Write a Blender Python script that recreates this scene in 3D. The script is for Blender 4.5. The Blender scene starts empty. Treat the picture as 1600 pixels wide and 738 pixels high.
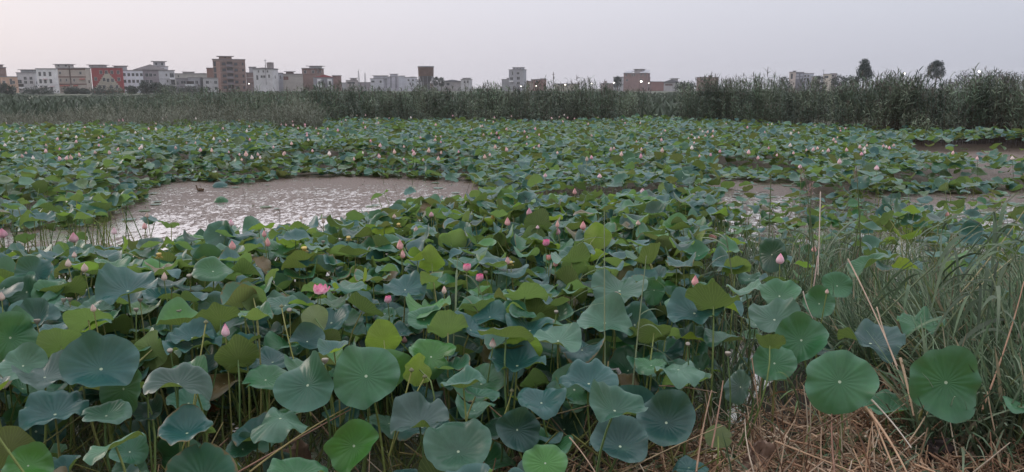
import bpy, math, random
import numpy as np
from mathutils import Vector, Matrix

# ------------------------------------------------------------------ camera, sky, sun, exposure
CAM_H, FPX, PITCH = 2.8, 1200.0, math.atan((369 - 136) / 1200.0)
sc = bpy.context.scene
C = sc.collection
cam = bpy.data.objects.new('camera', bpy.data.cameras.new('camera'))
C.objects.link(cam)
cam.location = (0, 0, CAM_H)
cam.rotation_euler = (math.radians(90) - PITCH, 0, 0)
cam.data.sensor_width = 36.0
cam.data.lens = FPX / 1600.0 * 36.0
cam.data.clip_start = 0.05
cam.data.clip_end = 6000
sc.camera = cam
SUN_EL, SUN_AZ = math.radians(5), math.radians(-62)      # azimuth from +Y towards +X
world = bpy.data.worlds.new('World'); sc.world = world; world.use_nodes = True
wn, wl = world.node_tree.nodes, world.node_tree.links
wn.clear()
wo = wn.new('ShaderNodeOutputWorld')
bgs = wn.new('ShaderNodeBackground'); bgs.inputs[1].default_value = 0.05
sky = wn.new('ShaderNodeTexSky'); sky.sky_type = 'NISHITA'; sky.sun_disc = False
sky.sun_elevation = SUN_EL; sky.sun_rotation = SUN_AZ; sky.air_density = 1.0; sky.dust_density = 3.0
wl.new(sky.outputs[0], bgs.inputs[0])
tc = wn.new('ShaderNodeTexCoord')
sx = wn.new('ShaderNodeSeparateXYZ'); wl.new(tc.outputs['Generated'], sx.inputs[0])
mr = wn.new('ShaderNodeMapRange'); mr.inputs[1].default_value = -0.6; mr.inputs[2].default_value = 0.6
wl.new(sx.outputs[0], mr.inputs[0])
cr = wn.new('ShaderNodeValToRGB')
cr.color_ramp.elements[0].position = 0.0; cr.color_ramp.elements[0].color = (0.785, 0.715, 0.735, 1)
cr.color_ramp.elements[1].position = 1.0; cr.color_ramp.elements[1].color = (0.455, 0.475, 0.560, 1)
e = cr.color_ramp.elements.new(0.5); e.color = (0.620, 0.600, 0.665, 1)
wl.new(mr.outputs[0], cr.inputs[0])
mz = wn.new('ShaderNodeMapRange'); mz.inputs[1].default_value = 0.0; mz.inputs[2].default_value = 0.75
wl.new(sx.outputs[2], mz.inputs[0])
cz = wn.new('ShaderNodeMix'); cz.data_type = 'RGBA'
mzf = wn.new('ShaderNodeMath'); mzf.operation = 'MULTIPLY'; mzf.inputs[1].default_value = 0.9
wl.new(mz.outputs[0], mzf.inputs[0]); wl.new(mzf.outputs[0], cz.inputs[0])
wl.new(cr.outputs[0], cz.inputs[6]); cz.inputs[7].default_value = (1.60, 1.66, 1.80, 1)
bgg = wn.new('ShaderNodeBackground'); # the sky behind the camera, away from the afterglow, is dimmer
mb = wn.new('ShaderNodeMapRange'); mb.interpolation_type = 'SMOOTHSTEP'
mb.inputs[1].default_value = -0.75; mb.inputs[2].default_value = 0.55; mb.inputs[3].default_value = 0.46; mb.inputs[4].default_value = 0.685
wl.new(sx.outputs[1], mb.inputs[0]); wl.new(mb.outputs[0], bgg.inputs[1])
wl.new(cz.outputs[2], bgg.inputs[0])
ad = wn.new('ShaderNodeMixShader'); ad.inputs[0].default_value = 0.9
wl.new(bgs.outputs[0], ad.inputs[1]); wl.new(bgg.outputs[0], ad.inputs[2]); wl.new(ad.outputs[0], wo.inputs[0])
sun = bpy.data.objects.new('sun', bpy.data.lights.new('sun', 'SUN')); C.objects.link(sun)
sun.data.energy = 0.5; sun.data.angle = math.radians(25); sun.data.color = (1.0, 0.86, 0.76)
_el = math.radians(14)
sd = Vector((math.sin(SUN_AZ) * math.cos(_el), math.cos(SUN_AZ) * math.cos(_el), math.sin(_el)))
sun.rotation_euler = sd.to_track_quat('Z', 'Y').to_euler()
sc.view_settings.view_transform = 'Standard'; sc.view_settings.look = 'None'
sc.view_settings.exposure = 0.72; sc.view_settings.gamma = 1.0; sc.view_settings.use_curve_mapping = False
sc.render.engine = 'CYCLES'
sc.cycles.use_denoising = True
sc.cycles.max_bounces = 6; sc.cycles.diffuse_bounces = 3; sc.cycles.glossy_bounces = 3
sc.cycles.transmission_bounces = 4; sc.cycles.transparent_max_bounces = 6; sc.cycles.volume_bounces = 0
sc.cycles.sample_clamp_indirect = 4.0

rs = np.random.RandomState(7)
rnd = random.Random(11)
PI = math.pi

# ------------------------------------------------------------------ geometry helpers
CP, SP = math.cos(PITCH), math.sin(PITCH)
def ray(px, py):
    a, b = (px - 800) / FPX, (369 - py) / FPX
    return np.array([a, CP + b * SP, -SP + b * CP])
def on_z(px, py, z):
    d = ray(px, py); t = (z - CAM_H) / d[2]
    return np.array([0, 0, CAM_H]) + d * t
def at_y(px, py, y):
    d = ray(px, py); return np.array([0, 0, CAM_H]) + d * (y / d[1])
def to_px(P):
    P = np.atleast_2d(P); z = P[:, 2] - CAM_H
    dep = P[:, 1] * CP - z * SP
    up = P[:, 1] * SP + z * CP
    return np.stack([800 + FPX * P[:, 0] / dep, 369 - FPX * up / dep], 1), dep
def inpoly(x, y, poly):
    c = False; n = len(poly); j = n - 1
    for i in range(n):
        xi, yi = poly[i]; xj, yj = poly[j]
        if (yi > y) != (yj > y) and x < (xj - xi) * (y - yi) / (yj - yi) + xi: c = not c
        j = i
    return c
def sstep(a, b, x):
    t = np.clip((np.asarray(x, float) - a) / (b - a), 0, 1); return t * t * (3 - 2 * t)

# ------------------------------------------------------------------ materials
def mat(name):
    m = bpy.data.materials.new(name); m.use_nodes = True
    nt = m.node_tree; b = nt.nodes['Principled BSDF']; o = nt.nodes['Material Output']
    return m, nt, b, o
def noise(nt, scale, detail=4, rough=0.55, vec=None, coord='Object'):
    n = nt.nodes.new('ShaderNodeTexNoise'); n.inputs['Scale'].default_value = scale
    n.inputs['Detail'].default_value = detail; n.inputs['Roughness'].default_value = rough
    if vec is None:
        t = nt.nodes.new('ShaderNodeTexCoord'); vec = t.outputs[coord]
    nt.links.new(vec, n.inputs['Vector']); return n
def ramp(nt, src, stops):
    r = nt.nodes.new('ShaderNodeValToRGB'); el = r.color_ramp.elements
    el[0].position, el[0].color = stops[0][0], (*stops[0][1], 1)
    el[1].position, el[1].color = stops[-1][0], (*stops[-1][1], 1)
    for p, c in stops[1:-1]:
        k = el.new(p); k.color = (*c, 1)
    nt.links.new(src, r.inputs[0]); return r
def mth(nt, op, a, b=None, clamp=False):
    n = nt.nodes.new('ShaderNodeMath'); n.operation = op; n.use_clamp = clamp
    for i, v in enumerate((a, b)):
        if v is None: continue
        if isinstance(v, (int, float)): n.inputs[i].default_value = v
        else: nt.links.new(v, n.inputs[i])
    return n.outputs[0]
def mixc(nt, fac, a, b, mode='MIX'):
    n = nt.nodes.new('ShaderNodeMix'); n.data_type = 'RGBA'; n.blend_type = mode
    for i, v in ((0, fac), (6, a), (7, b)):
        if isinstance(v, (int, float)): n.inputs[i].default_value = v
        elif isinstance(v, tuple): n.inputs[i].default_value = (*v, 1) if len(v) == 3 else v
        else: nt.links.new(v, n.inputs[i])
    return n.outputs[2]
def simple(name, col, rough=0.8, var=0.25, scale=3.0, spec=0.3, metallic=0.0, bump=0.0):
    m, nt, b, o = mat(name)
    n = noise(nt, scale, 5)
    lo = tuple(c * (1 - var) for c in col); hi = tuple(min(1, c * (1 + var)) for c in col)
    r = ramp(nt, n.outputs[0], [(0.3, lo), (0.7, hi)])
    nt.links.new(r.outputs[0], b.inputs['Base Color'])
    b.inputs['Roughness'].default_value = rough; b.inputs['Specular IOR Level'].default_value = spec
    b.inputs['Metallic'].default_value = metallic
    if bump:
        bp = nt.nodes.new('ShaderNodeBump'); bp.inputs['Strength'].default_value = bump
        nt.links.new(n.outputs[0], bp.inputs['Height']); nt.links.new(bp.outputs[0], b.inputs['Normal'])
    return m

def leaf_material():
    m, nt, b, o = mat('lotus_leaf')
    uv = nt.nodes.new('ShaderNodeUVMap'); uv.uv_map = 'UVMap'
    s = nt.nodes.new('ShaderNodeSeparateXYZ'); nt.links.new(uv.outputs[0], s.inputs[0])
    u, v = s.outputs[0], s.outputs[1]
    # radiating veins (u counts veins round the leaf)
    fr = mth(nt, 'FRACT', u)
    d = mth(nt, 'ABSOLUTE', mth(nt, 'SUBTRACT', fr, 0.5))          # 0 on the vein
    d2 = mth(nt, 'ABSOLUTE', mth(nt, 'SUBTRACT', mth(nt, 'FRACT', mth(nt, 'MULTIPLY', u, 2.0)), 0.5))
    outer = mth(nt, 'GREATER_THAN', v, 0.55)
    vein = mth(nt, 'SUBTRACT', 1.0, mth(nt, 'MULTIPLY', d, 9.0), clamp=True)
    vein = mth(nt, 'ADD', mth(nt, 'MULTIPLY', vein, mth(nt, 'SUBTRACT', 1.0, outer)), mth(nt, 'MULTIPLY', mth(nt, 'SUBTRACT', 1.0, mth(nt, 'MULTIPLY', d2, 7.0), clamp=True), outer))
    soft = mth(nt, 'SUBTRACT', 1.0, mth(nt, 'MULTIPLY', d, 2.0), clamp=True)
    dot = mth(nt, 'LESS_THAN', v, 0.045)
    at = nt.nodes.new('ShaderNodeAttribute'); at.attribute_name = 'top'
    au = nt.nodes.new('ShaderNodeAttribute'); au.attribute_name = 'under'
    geo = nt.nodes.new('ShaderNodeNewGeometry')
    n1 = noise(nt, 7.0, 5, 0.6, vec=geo.outputs['Position'])
    n2 = noise(nt, 38.0, 3, 0.6, vec=geo.outputs['Position'])
    mot = mth(nt, 'ADD', mth(nt, 'MULTIPLY', n1.outputs[0], 0.9), mth(nt, 'MULTIPLY', n2.outputs[0], 0.3))  # about 0.6
    mot = mth(nt, 'ADD', mot, 0.4)
    cm = nt.nodes.new('ShaderNodeCombineColor')
    for i in range(3): nt.links.new(mot, cm.inputs[i])
    topc = mixc(nt, 1.0, at.outputs[0], cm.outputs[0], 'MULTIPLY')
    topc = mixc(nt, mth(nt, 'MULTIPLY', vein, 0.07), topc, (0.13, 0.24, 0.12))
    topc = mixc(nt, mth(nt, 'MULTIPLY', soft, 0.05), topc, (0.03, 0.08, 0.05))
    yl = mth(nt, 'MULTIPLY', mth(nt, 'SUBTRACT', n1.outputs[0], 0.56), 3.0, clamp=True)
    topc = mixc(nt, mth(nt, 'MULTIPLY', yl, 0.30), topc, (0.07, 0.135, 0.035))
    rim_highlight = mth(nt, 'MULTIPLY', mth(nt, 'SUBTRACT', v, 0.72), 1.6, clamp=True)        # waxy bloom plus bright rim highlights, both put into the colour
    topc = mixc(nt, mth(nt, 'MULTIPLY', rim_highlight, 0.45), topc, (0.14, 0.25, 0.21))
    topc = mixc(nt, dot, topc, (0.42, 0.50, 0.34))
    undc = mixc(nt, 1.0, au.outputs[0], cm.outputs[0], 'MULTIPLY')
    undc = mixc(nt, mth(nt, 'MULTIPLY', vein, 0.42), undc, (0.30, 0.36, 0.12))
    # worn, browned rims and spots on some leaves (alpha of 'top' = wear)
    wn_ = noise(nt, 22.0, 4, 0.65, vec=geo.outputs['Position'])
    edge = mth(nt, 'MULTIPLY', mth(nt, 'SUBTRACT', v, 0.80), 3.2)
    we = mth(nt, 'ADD', edge, mth(nt, 'MULTIPLY', wn_.outputs[0], 1.1))
    we = mth(nt, 'ADD', we, mth(nt, 'MULTIPLY', at.outputs['Alpha'], 0.55))
    we = mth(nt, 'MULTIPLY', mth(nt, 'SUBTRACT', we, 1.50), 6.0, clamp=True)
    topc = mixc(nt, we, topc, (0.17, 0.12, 0.055))
    undc = mixc(nt, we, undc, (0.19, 0.13, 0.06))
    bp = nt.nodes.new('ShaderNodeBump'); bp.inputs['Strength'].default_value = 0.16; bp.inputs['Distance'].default_value = 0.008
    hh = mth(nt, 'ADD', mth(nt, 'MULTIPLY', soft, -0.5), mth(nt, 'MULTIPLY', n2.outputs[0], 0.6))
    nt.links.new(hh, bp.inputs['Height'])
    b.inputs['Roughness'].default_value = 0.36; b.inputs['Specular IOR Level'].default_value = 0.42
    b.inputs['Sheen Weight'].default_value = 0.02; b.inputs['Sheen Roughness'].default_value = 0.4
    b.inputs['Sheen Tint'].default_value = (0.75, 0.88, 1, 1)
    nt.links.new(topc, b.inputs['Base Color']); nt.links.new(bp.outputs[0], b.inputs['Normal'])
    b2 = nt.nodes.new('ShaderNodeBsdfPrincipled'); b2.inputs['Roughness'].default_value = 0.75
    b2.inputs['Specular IOR Level'].default_value = 0.2
    nt.links.new(undc, b2.inputs['Base Color']); nt.links.new(bp.outputs[0], b2.inputs['Normal'])
    tr = nt.nodes.new('ShaderNodeBsdfTranslucent')
    trc = mixc(nt, 1.0, au.outputs[0], (1.5, 1.75, 1.15), 'MULTIPLY')
    nt.links.new(trc, tr.inputs[0])
    two = nt.nodes.new('ShaderNodeMixShader')
    nt.links.new(geo.outputs['Backfacing'], two.inputs[0]); nt.links.new(b.outputs[0], two.inputs[1]); nt.links.new(b2.outputs[0], two.inputs[2])
    ms = nt.nodes.new('ShaderNodeMixShader')
    fac = mth(nt, 'ADD', mth(nt, 'MULTIPLY', geo.outputs['Backfacing'], 0.22), 0.16)
    nt.links.new(fac, ms.inputs[0]); nt.links.new(two.outputs[0], ms.inputs[1]); nt.links.new(tr.outputs[0], ms.inputs[2])
    nt.links.new(ms.outputs[0], o.inputs[0])
    return m
def blade_material(name, rough=0.6, trans=0.25):
    """grass, reeds, straw, petals: colour carried per vertex, streaked along the blade"""
    m, nt, b, o = mat(name)
    at = nt.nodes.new('ShaderNodeAttribute'); at.attribute_name = 'top'
    geo = nt.nodes.new('ShaderNodeNewGeometry')
    n1 = noise(nt, 14.0, 4, 0.6, vec=geo.outputs['Position'])
    mot = mth(nt, 'ADD', mth(nt, 'MULTIPLY', n1.outputs[0], 1.0), 0.5)
    cm = nt.nodes.new('ShaderNodeCombineColor')
    for i in range(3): nt.links.new(mot, cm.inputs[i])
    c = mixc(nt, 1.0, at.outputs[0], cm.outputs[0], 'MULTIPLY')
    nt.links.new(c, b.inputs['Base Color'])
    b.inputs['Roughness'].default_value = rough; b.inputs['Specular IOR Level'].default_value = 0.3
    tr = nt.nodes.new('ShaderNodeBsdfTranslucent'); nt.links.new(c, tr.inputs[0])
    ms = nt.nodes.new('ShaderNodeMixShader'); ms.inputs[0].default_value = trans
    nt.links.new(b.outputs[0], ms.inputs[1]); nt.links.new(tr.outputs[0], ms.inputs[2]); nt.links.new(ms.outputs[0], o.inputs[0])
    return m
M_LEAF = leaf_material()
M_BLADE = blade_material('grass_blade', 0.55, 0.25)
M_REED = blade_material('reed_blade', 0.6, 0.2)
M_STRAW = blade_material('dry_straw', 0.7, 0.1)
M_STALK = blade_material('green_stalk', 0.5, 0.05)
M_PETAL = blade_material('petal', 0.5, 0.35)
M_CROWN = blade_material('tree_leaf', 0.6, 0.15)
M_BARK = simple('bark', (0.10, 0.075, 0.055), 0.9, 0.4, 8, bump=0.4)

def water_material():
    m, nt, b, o = mat('water')
    geo = nt.nodes.new('ShaderNodeNewGeometry'); P = geo.outputs['Position']
    mp = nt.nodes.new('ShaderNodeMapping'); mp.inputs['Scale'].default_value = (0.80, 0.42, 1.0); nt.links.new(P, mp.inputs['Vector'])
    big = noise(nt, 0.55, 3, 0.5, vec=P)
    fl = noise(nt, 7.5, 6, 0.72, vec=mp.outputs[0])
    fine = noise(nt, 26.0, 4, 0.65, vec=mp.outputs[0])
    k = mth(nt, 'ADD', mth(nt, 'MULTIPLY', fl.outputs[0], 0.62), mth(nt, 'MULTIPLY', fine.outputs[0], 0.38))
    k = mth(nt, 'ADD', k, mth(nt, 'MULTIPLY', mth(nt, 'SUBTRACT', big.outputs[0], 0.5), 0.22))
    spw = nt.nodes.new('ShaderNodeSeparateXYZ'); nt.links.new(P, spw.inputs[0])
    k = mth(nt, 'SUBTRACT', k, mth(nt, 'MULTIPLY', mth(nt, 'SUBTRACT', spw.outputs[1], 14.0, ), 0.011))
    mask = ramp(nt, k, [(0.450, (0, 0, 0)), (0.500, (1, 1, 1))]).outputs[0]     # 1 = open film of water, 0 = scum and weed
    scol = ramp(nt, fine.outputs[0], [(0.3, (0.055, 0.036, 0.028)), (0.55, (0.145, 0.100, 0.080)), (0.75, (0.27, 0.20, 0.17))]).outputs[0]
    b.inputs['Roughness'].default_value = 0.6; b.inputs['Specular IOR Level'].default_value = 0.35
    nt.links.new(scol, b.inputs['Base Color'])
    bp = nt.nodes.new('ShaderNodeBump'); bp.inputs['Strength'].default_value = 0.8; bp.inputs['Distance'].default_value = 0.02
    nt.links.new(k, bp.inputs['Height']); nt.links.new(bp.outputs[0], b.inputs['Normal'])
    w = nt.nodes.new('ShaderNodeBsdfPrincipled'); w.inputs['Base Color'].default_value = (0.86, 0.80, 0.79, 1)
    w.inputs['Roughness'].default_value = 0.13; w.inputs['Metallic'].default_value = 0.82       # greasy mirror-like film on muddy water
    bp2 = nt.nodes.new('ShaderNodeBump'); bp2.inputs['Strength'].default_value = 0.6; bp2.inputs['Distance'].default_value = 0.012
    nt.links.new(fl.outputs[0], bp2.inputs['Height']); nt.links.new(bp2.outputs[0], w.inputs['Normal'])
    ms = nt.nodes.new('ShaderNodeMixShader')
    nt.links.new(mask, ms.inputs[0]); nt.links.new(b.outputs[0], ms.inputs[1]); nt.links.new(w.outputs[0], ms.inputs[2])
    nt.links.new(ms.outputs[0], o.inputs[0])
    return m
def ground_material():
    m, nt, b, o = mat('marsh_ground')
    geo = nt.nodes.new('ShaderNodeNewGeometry'); P = geo.outputs['Position']
    a = noise(nt, 3.5, 8, 0.65, vec=P); f = noise(nt, 40, 5, 0.6, vec=P); g = noise(nt, 0.05, 4, 0.6, vec=P)
    near = ramp(nt, a.outputs[0], [(0.3, (0.012, 0.010, 0.007)), (0.55, (0.045, 0.032, 0.022)), (0.75, (0.10, 0.075, 0.05))]).outputs[0]
    farc = ramp(nt, g.outputs[0], [(0.35, (0.035, 0.05, 0.03)), (0.65, (0.08, 0.085, 0.05))]).outputs[0]
    sp = nt.nodes.new('ShaderNodeSeparateXYZ'); nt.links.new(P, sp.inputs[0])
    far = mth(nt, 'MULTIPLY', mth(nt, 'SUBTRACT', sp.outputs[1], 44.0), 0.1, clamp=True)
    nt.links.new(mixc(nt, far, near, farc), b.inputs['Base Color'])
    b.inputs['Roughness'].default_value = 0.9
    bp = nt.nodes.new('ShaderNodeBump'); bp.inputs['Strength'].default_value = 0.8; bp.inputs['Distance'].default_value = 0.03
    nt.links.new(f.outputs[0], bp.inputs['Height']); nt.links.new(bp.outputs[0], b.inputs['Normal'])
    return m

# ------------------------------------------------------------------ mesh helpers
def mesh(name, V, F, mats, top=None, under=None, uv=None, smooth=True, mi=None):
    """V (n,3); F (m,4) quads or a list of polygons"""
    me = bpy.data.meshes.new(name)
    V = np.asarray(V, np.float32)
    if isinstance(F, np.ndarray) and F.ndim == 2:
        m, k = F.shape
        me.vertices.add(len(V)); me.vertices.foreach_set('co', V.ravel())
        me.loops.add(m * k); me.loops.foreach_set('vertex_index', F.astype(np.int32).ravel())
        me.polygons.add(m); me.polygons.foreach_set('loop_start', np.arange(0, m * k, k, dtype=np.int32))
        me.polygons.foreach_set('loop_total', np.full(m, k, np.int32))
        me.update(calc_edges=True)
    else:
        me.from_pydata(V.tolist(), [], [list(map(int, f)) for f in F]); me.update()
    if smooth: me.polygons.foreach_set('use_smooth', np.ones(len(me.polygons), bool))
    for mm in (mats if isinstance(mats, (list, tuple)) else [mats]): me.materials.append(mm)
    if mi is not None: me.polygons.foreach_set('material_index', np.asarray(mi, np.int32))
    for nm, arr in (('top', top), ('under', under)):
        if arr is None: continue
        arr = np.asarray(arr, np.float32)
        if arr.ndim == 1: arr = np.tile(arr, (len(V), 1))
        if arr.shape[1] == 3: arr = np.concatenate([arr, np.zeros((len(arr), 1), np.float32)], 1)
        a = me.attributes.new(nm, 'FLOAT_COLOR', 'POINT'); a.data.foreach_set('color', arr.ravel())
    if uv is not None:
        l = me.uv_layers.new(name='UVMap'); l.data.foreach_set('uv', np.asarray(uv, np.float32).ravel())
    return me
def link(name, me, parent=None, loc=(0, 0, 0)):
    o = bpy.data.objects.new(name, me); C.objects.link(o); o.parent = parent; o.location = loc; return o
def tag(o, label=None, cat=None, group=None, kind=None):
    if label: o['label'] = label
    if cat: o['category'] = cat
    if group: o['group'] = group
    if kind: o['kind'] = kind
    return o
def thing(name, loc, label, cat, group=None):
    return tag(link(name, None, None, tuple(float(v) for v in loc)), label, cat, group)

class Soup:
    """collects quads (with colours) for one mesh"""
    def __init__(s): s.V, s.F, s.T, s.U, s.UV, s.n = [], [], [], [], [], 0
    def add(s, V, F, top, under=None, uv=None):
        V = np.asarray(V, np.float32); s.V.append(V); s.F.append(np.asarray(F) + s.n); s.n += len(V)
        def c4(c):
            c = np.asarray(c, np.float32)
            if c.ndim == 1: c = np.tile(c, (len(V), 1))
            return c if c.shape[1] == 4 else np.concatenate([c, np.zeros((len(c), 1), np.float32)], 1)
        s.T.append(c4(top))
        if under is not None: s.U.append(c4(under))
        if uv is not None: s.UV.append(uv)
    def mesh(s, name, m):
        return mesh(name, np.concatenate(s.V), np.concatenate(s.F), m, np.concatenate(s.T),
                    np.concatenate(s.U) if s.U else None, np.concatenate(s.UV) if s.UV else None)
_gq = {}
def gridquads(nr, ns, wrap):
    k = (nr, ns, wrap)
    if k not in _gq:
        out = []
        for i in range(nr):
            for j in range(ns if wrap else ns - 1):
                j2 = (j + 1) % ns
                out.append((i * ns + j, (i + 1) * ns + j, (i + 1) * ns + j2, i * ns + j2))
        _gq[k] = np.array(out)
    return _gq[k]
def tube(pts, rad, n=6):
    pts = np.asarray(pts, float); m = len(pts); rad = np.broadcast_to(np.asarray(rad, float), (m,))
    t = np.gradient(pts, axis=0); t /= np.linalg.norm(t, axis=1, keepdims=True) + 1e-9
    ref = np.array([1.0, 0.2, 0.05]) if abs(t[0][2]) > 0.6 else np.array([0, 0.1, 1.0])
    a = np.cross(t, ref); a /= np.linalg.norm(a, axis=1, keepdims=True) + 1e-9
    b = np.cross(t, a)
    th = np.arange(n) * 2 * PI / n
    V = pts[:, None, :] + rad[:, None, None] * (np.cos(th)[None, :, None] * a[:, None, :] + np.sin(th)[None, :, None] * b[:, None, :])
    return V.reshape(-1, 3), gridquads(m - 1, n, True)
def ribbon(pts, width, side, fold=0.0):
    """blade strip along pts; width per point; side = sideways unit vector"""
    pts = np.asarray(pts, float); w = np.asarray(width, float)[:, None] * 0.5
    side = np.asarray(side, float)
    V = np.stack([pts - w * side, pts + w * side], 1)
    return V.reshape(-1, 3), gridquads(len(pts) - 1, 2, False)
def bez(a, b, c, n):
    t = np.linspace(0, 1, n)[:, None]
    return (1 - t) ** 2 * np.asarray(a) + 2 * t * (1 - t) * np.asarray(b) + t * t * np.asarray(c)
def box(x0, x1, y0, y1, z0, z1):
    V = [(x, y, z) for z in (z0, z1) for x, y in ((x0, y0), (x1, y0), (x1, y1), (x0, y1))]
    F = [(0, 3, 2, 1), (4, 5, 6, 7), (0, 1, 5, 4), (1, 2, 6, 5), (2, 3, 7, 6), (3, 0, 4, 7)]
    return np.array(V, float), np.array(F)
class Solid:
    def __init__(s): s.V, s.F, s.M, s.n = [], [], [], 0
    def add(s, VF, mi=0):
        V, F = VF; V = np.asarray(V, float)
        s.V.append(V); s.F += [tuple(int(i) + s.n for i in f) for f in F]; s.M += [mi] * len(F); s.n += len(V); return s
    def mesh(s, name, mats, smooth=False): return mesh(name, np.concatenate(s.V), s.F, mats, smooth=smooth, mi=s.M)

# ------------------------------------------------------------------ terrain and water
def ground_h(x, y):
    x = np.asarray(x, float); y = np.asarray(y, float)
    h = -0.35 + 0 * x
    edge = 6.2 + 3.4 * sstep(1.2, 4.5, x) + 0.5 * np.sin(x * 0.9) + 0.3 * np.sin(x * 2.3 + 1)
    bank = (1 - sstep(-3.2, 1.2, y - edge))
    h = h + bank * (0.35 + 0.42)
    h = h + (1 - sstep(0.5, 4.5, y)) * 0.75
    h = h + 0.45 * sstep(51, 55, y - 0 * x)                       # far shore
    fr = 39.0 + 12 * (1 - sstep(11, 20, x))
    h = np.maximum(h, -0.35 + 0.45 * sstep(0, 3, y - fr) * sstep(6, 10, x))
    return h
xs = np.concatenate([[-1200, -500, -200, -90], np.linspace(-55, 55, 150), [90, 200, 500, 1200]])
ys = np.concatenate([[-400, -60, -12], np.linspace(-2, 14, 90), np.linspace(14.5, 64, 90), [90, 160, 300, 600, 1200]])
X, Y = np.meshgrid(xs, ys)
Z = ground_h(X, Y)
Z += np.where((Y < 14) & (Y > -2) & (abs(X) < 55), 0.03 * np.sin(X * 5.1 + Y * 2.7) * np.sin(Y * 6.3 - X), 0)
V = np.stack([X, Y, Z], 2).reshape(-1, 3)
tag(link('ground', mesh('ground', V, gridquads(len(ys) - 1, len(xs), False), ground_material())), kind='structure')
V, F = box(-70, 70, 2.5, 56, -0.6, 0.0)
tag(link('water', mesh('water', V[[4, 5, 6, 7]], np.array([[0, 1, 2, 3]]), water_material(), smooth=False)), kind='structure')

# ------------------------------------------------------------------ lotus leaves
GREEN = (0.028, 0.122, 0.046); BLUE = (0.018, 0.086, 0.080); BRIGHT = (0.060, 0.190, 0.036)
DARK = (0.012, 0.052, 0.036); PALE = (0.070, 0.165, 0.105); GREY = (0.055, 0.100, 0.088); DBLUE = (0.011, 0.055, 0.050)
OLIVE = (0.098, 0.126, 0.046); YELLOW = (0.190, 0.250, 0.055); DULL = (0.115, 0.125, 0.055); LIME = (0.140, 0.192, 0.074)
def leaf_local(r_, R, S, o):
    """unit leaf: rings of S vertices; o holds shape options"""
    r = np.linspace(0, 1, R + 1)[:, None]; th = (np.arange(S) * 2 * PI / S)[None, :]
    ph = r_.uniform(0, 2 * PI, 12)
    rad = 1 + 0.045 * np.cos(2 * th + ph[0]) + 0.035 * np.cos(3 * th + ph[1]) + 0.02 * np.cos(5 * th + ph[2])
    rad = rad - 0.07 * np.exp(-((np.mod(th - ph[3], 2 * PI) - PI) / 0.16) ** 2)
    if r_.rand() < .16 and not o.get('fold'):
        rad = rad - r_.uniform(.15, .45) * np.exp(-((np.mod(th - ph[10], 2 * PI) - PI) / r_.uniform(.05, .14)) ** 2)
    rim = r ** 3
    rad = 1 + (rad - 1) * rim
    x = r * rad * np.cos(th); y = r * rad * np.sin(th)
    w = o.get('wave', 0.13); rf = o.get('ruffle', 0.045)
    z = o.get('cup', 0.22) * r ** 1.7 - o.get('curl', 0.10) * r ** 7
    z = z + w * r ** 2.2 * (np.cos(2 * th + ph[4]) + 0.6 * np.cos(3 * th + ph[5]))
    z = z + rf * r ** 4 * (np.cos(6 * th + ph[6]) + 0.8 * np.cos(8 * th + ph[7]) + 0.6 * np.cos(11 * th + ph[8]))
    z = z + 0.004 * np.cos(21 * th) * r * (1.15 - r) * 4 * (S > 40)
    P = np.stack([x, y, z + 0 * x], 2)
    f = o.get('fold', 0.0)
    if f:
        a = o.get('fold_dir', ph[9]); ca, sa = math.cos(a), math.sin(a)
        xx = P[..., 0] * ca + P[..., 1] * sa; yy = -P[..., 0] * sa + P[..., 1] * ca
        zz = P[..., 2]
        nx = np.sin(f * xx) / f * (1 - 0.0 * zz); nz = (1 - np.cos(f * xx)) / f
        P = np.stack([nx * ca - yy * sa, nx * sa + yy * ca, zz + nz], 2)
    return P.reshape(-1, 3)
_uvc = {}
def leaf_uv(R, S, veins=21):
    if (R, S) not in _uvc:
        out = []
        for i in range(R):
            for j in range(S):
                u0, u1 = j / S * veins, (j + 1) / S * veins
                out += [(u0, i / R), (u0, (i + 1) / R), (u1, (i + 1) / R), (u1, i / R)]
        _uvc[(R, S)] = np.array(out, np.float32)
    return _uvc[(R, S)]
def frame_from_normal(n, spin):
    n = n / np.linalg.norm(n); a = np.cross(n, [0.13, 1, 0.07]); a /= np.linalg.norm(a); b = np.cross(n, a)
    c, s = math.cos(spin), math.sin(spin)
    return np.stack([a * c + b * s, -a * s + b * c, n], 0)           # rows = local axes
class Leaf: pass
LEAVES = []
def add_leaf(P, size, n, spin, top, under, o=None, wear=0.0, seed=None, hero=None, mark=None, floating=False, look=None):
    l = Leaf(); l.P = np.asarray(P, float); l.r = size / 2; l.n = np.asarray(n, float) / np.linalg.norm(n); l.spin = spin
    l.top = top; l.under = under; l.o = o or {}; l.wear = wear; l.seed = seed if seed is not None else rs.randint(1 << 30)
    l.hero = hero; l.mark = mark; l.floating = floating; l.look = look
    q, d = to_px(l.P); l.px = q[0]; l.dep = d[0]
    view = np.array([0, 0, CAM_H]) - l.P; view /= np.linalg.norm(view); l.facing = float(l.n @ view)
    LEAVES.append(l); return l
def jit(c, v=0.12, g=None):
    k = 1 + rs.uniform(-v, v); s = rs.uniform(-v, v) * 0.6
    return (c[0] * k * (1 + s), c[1] * k, c[2] * k * (1 - s))

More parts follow.
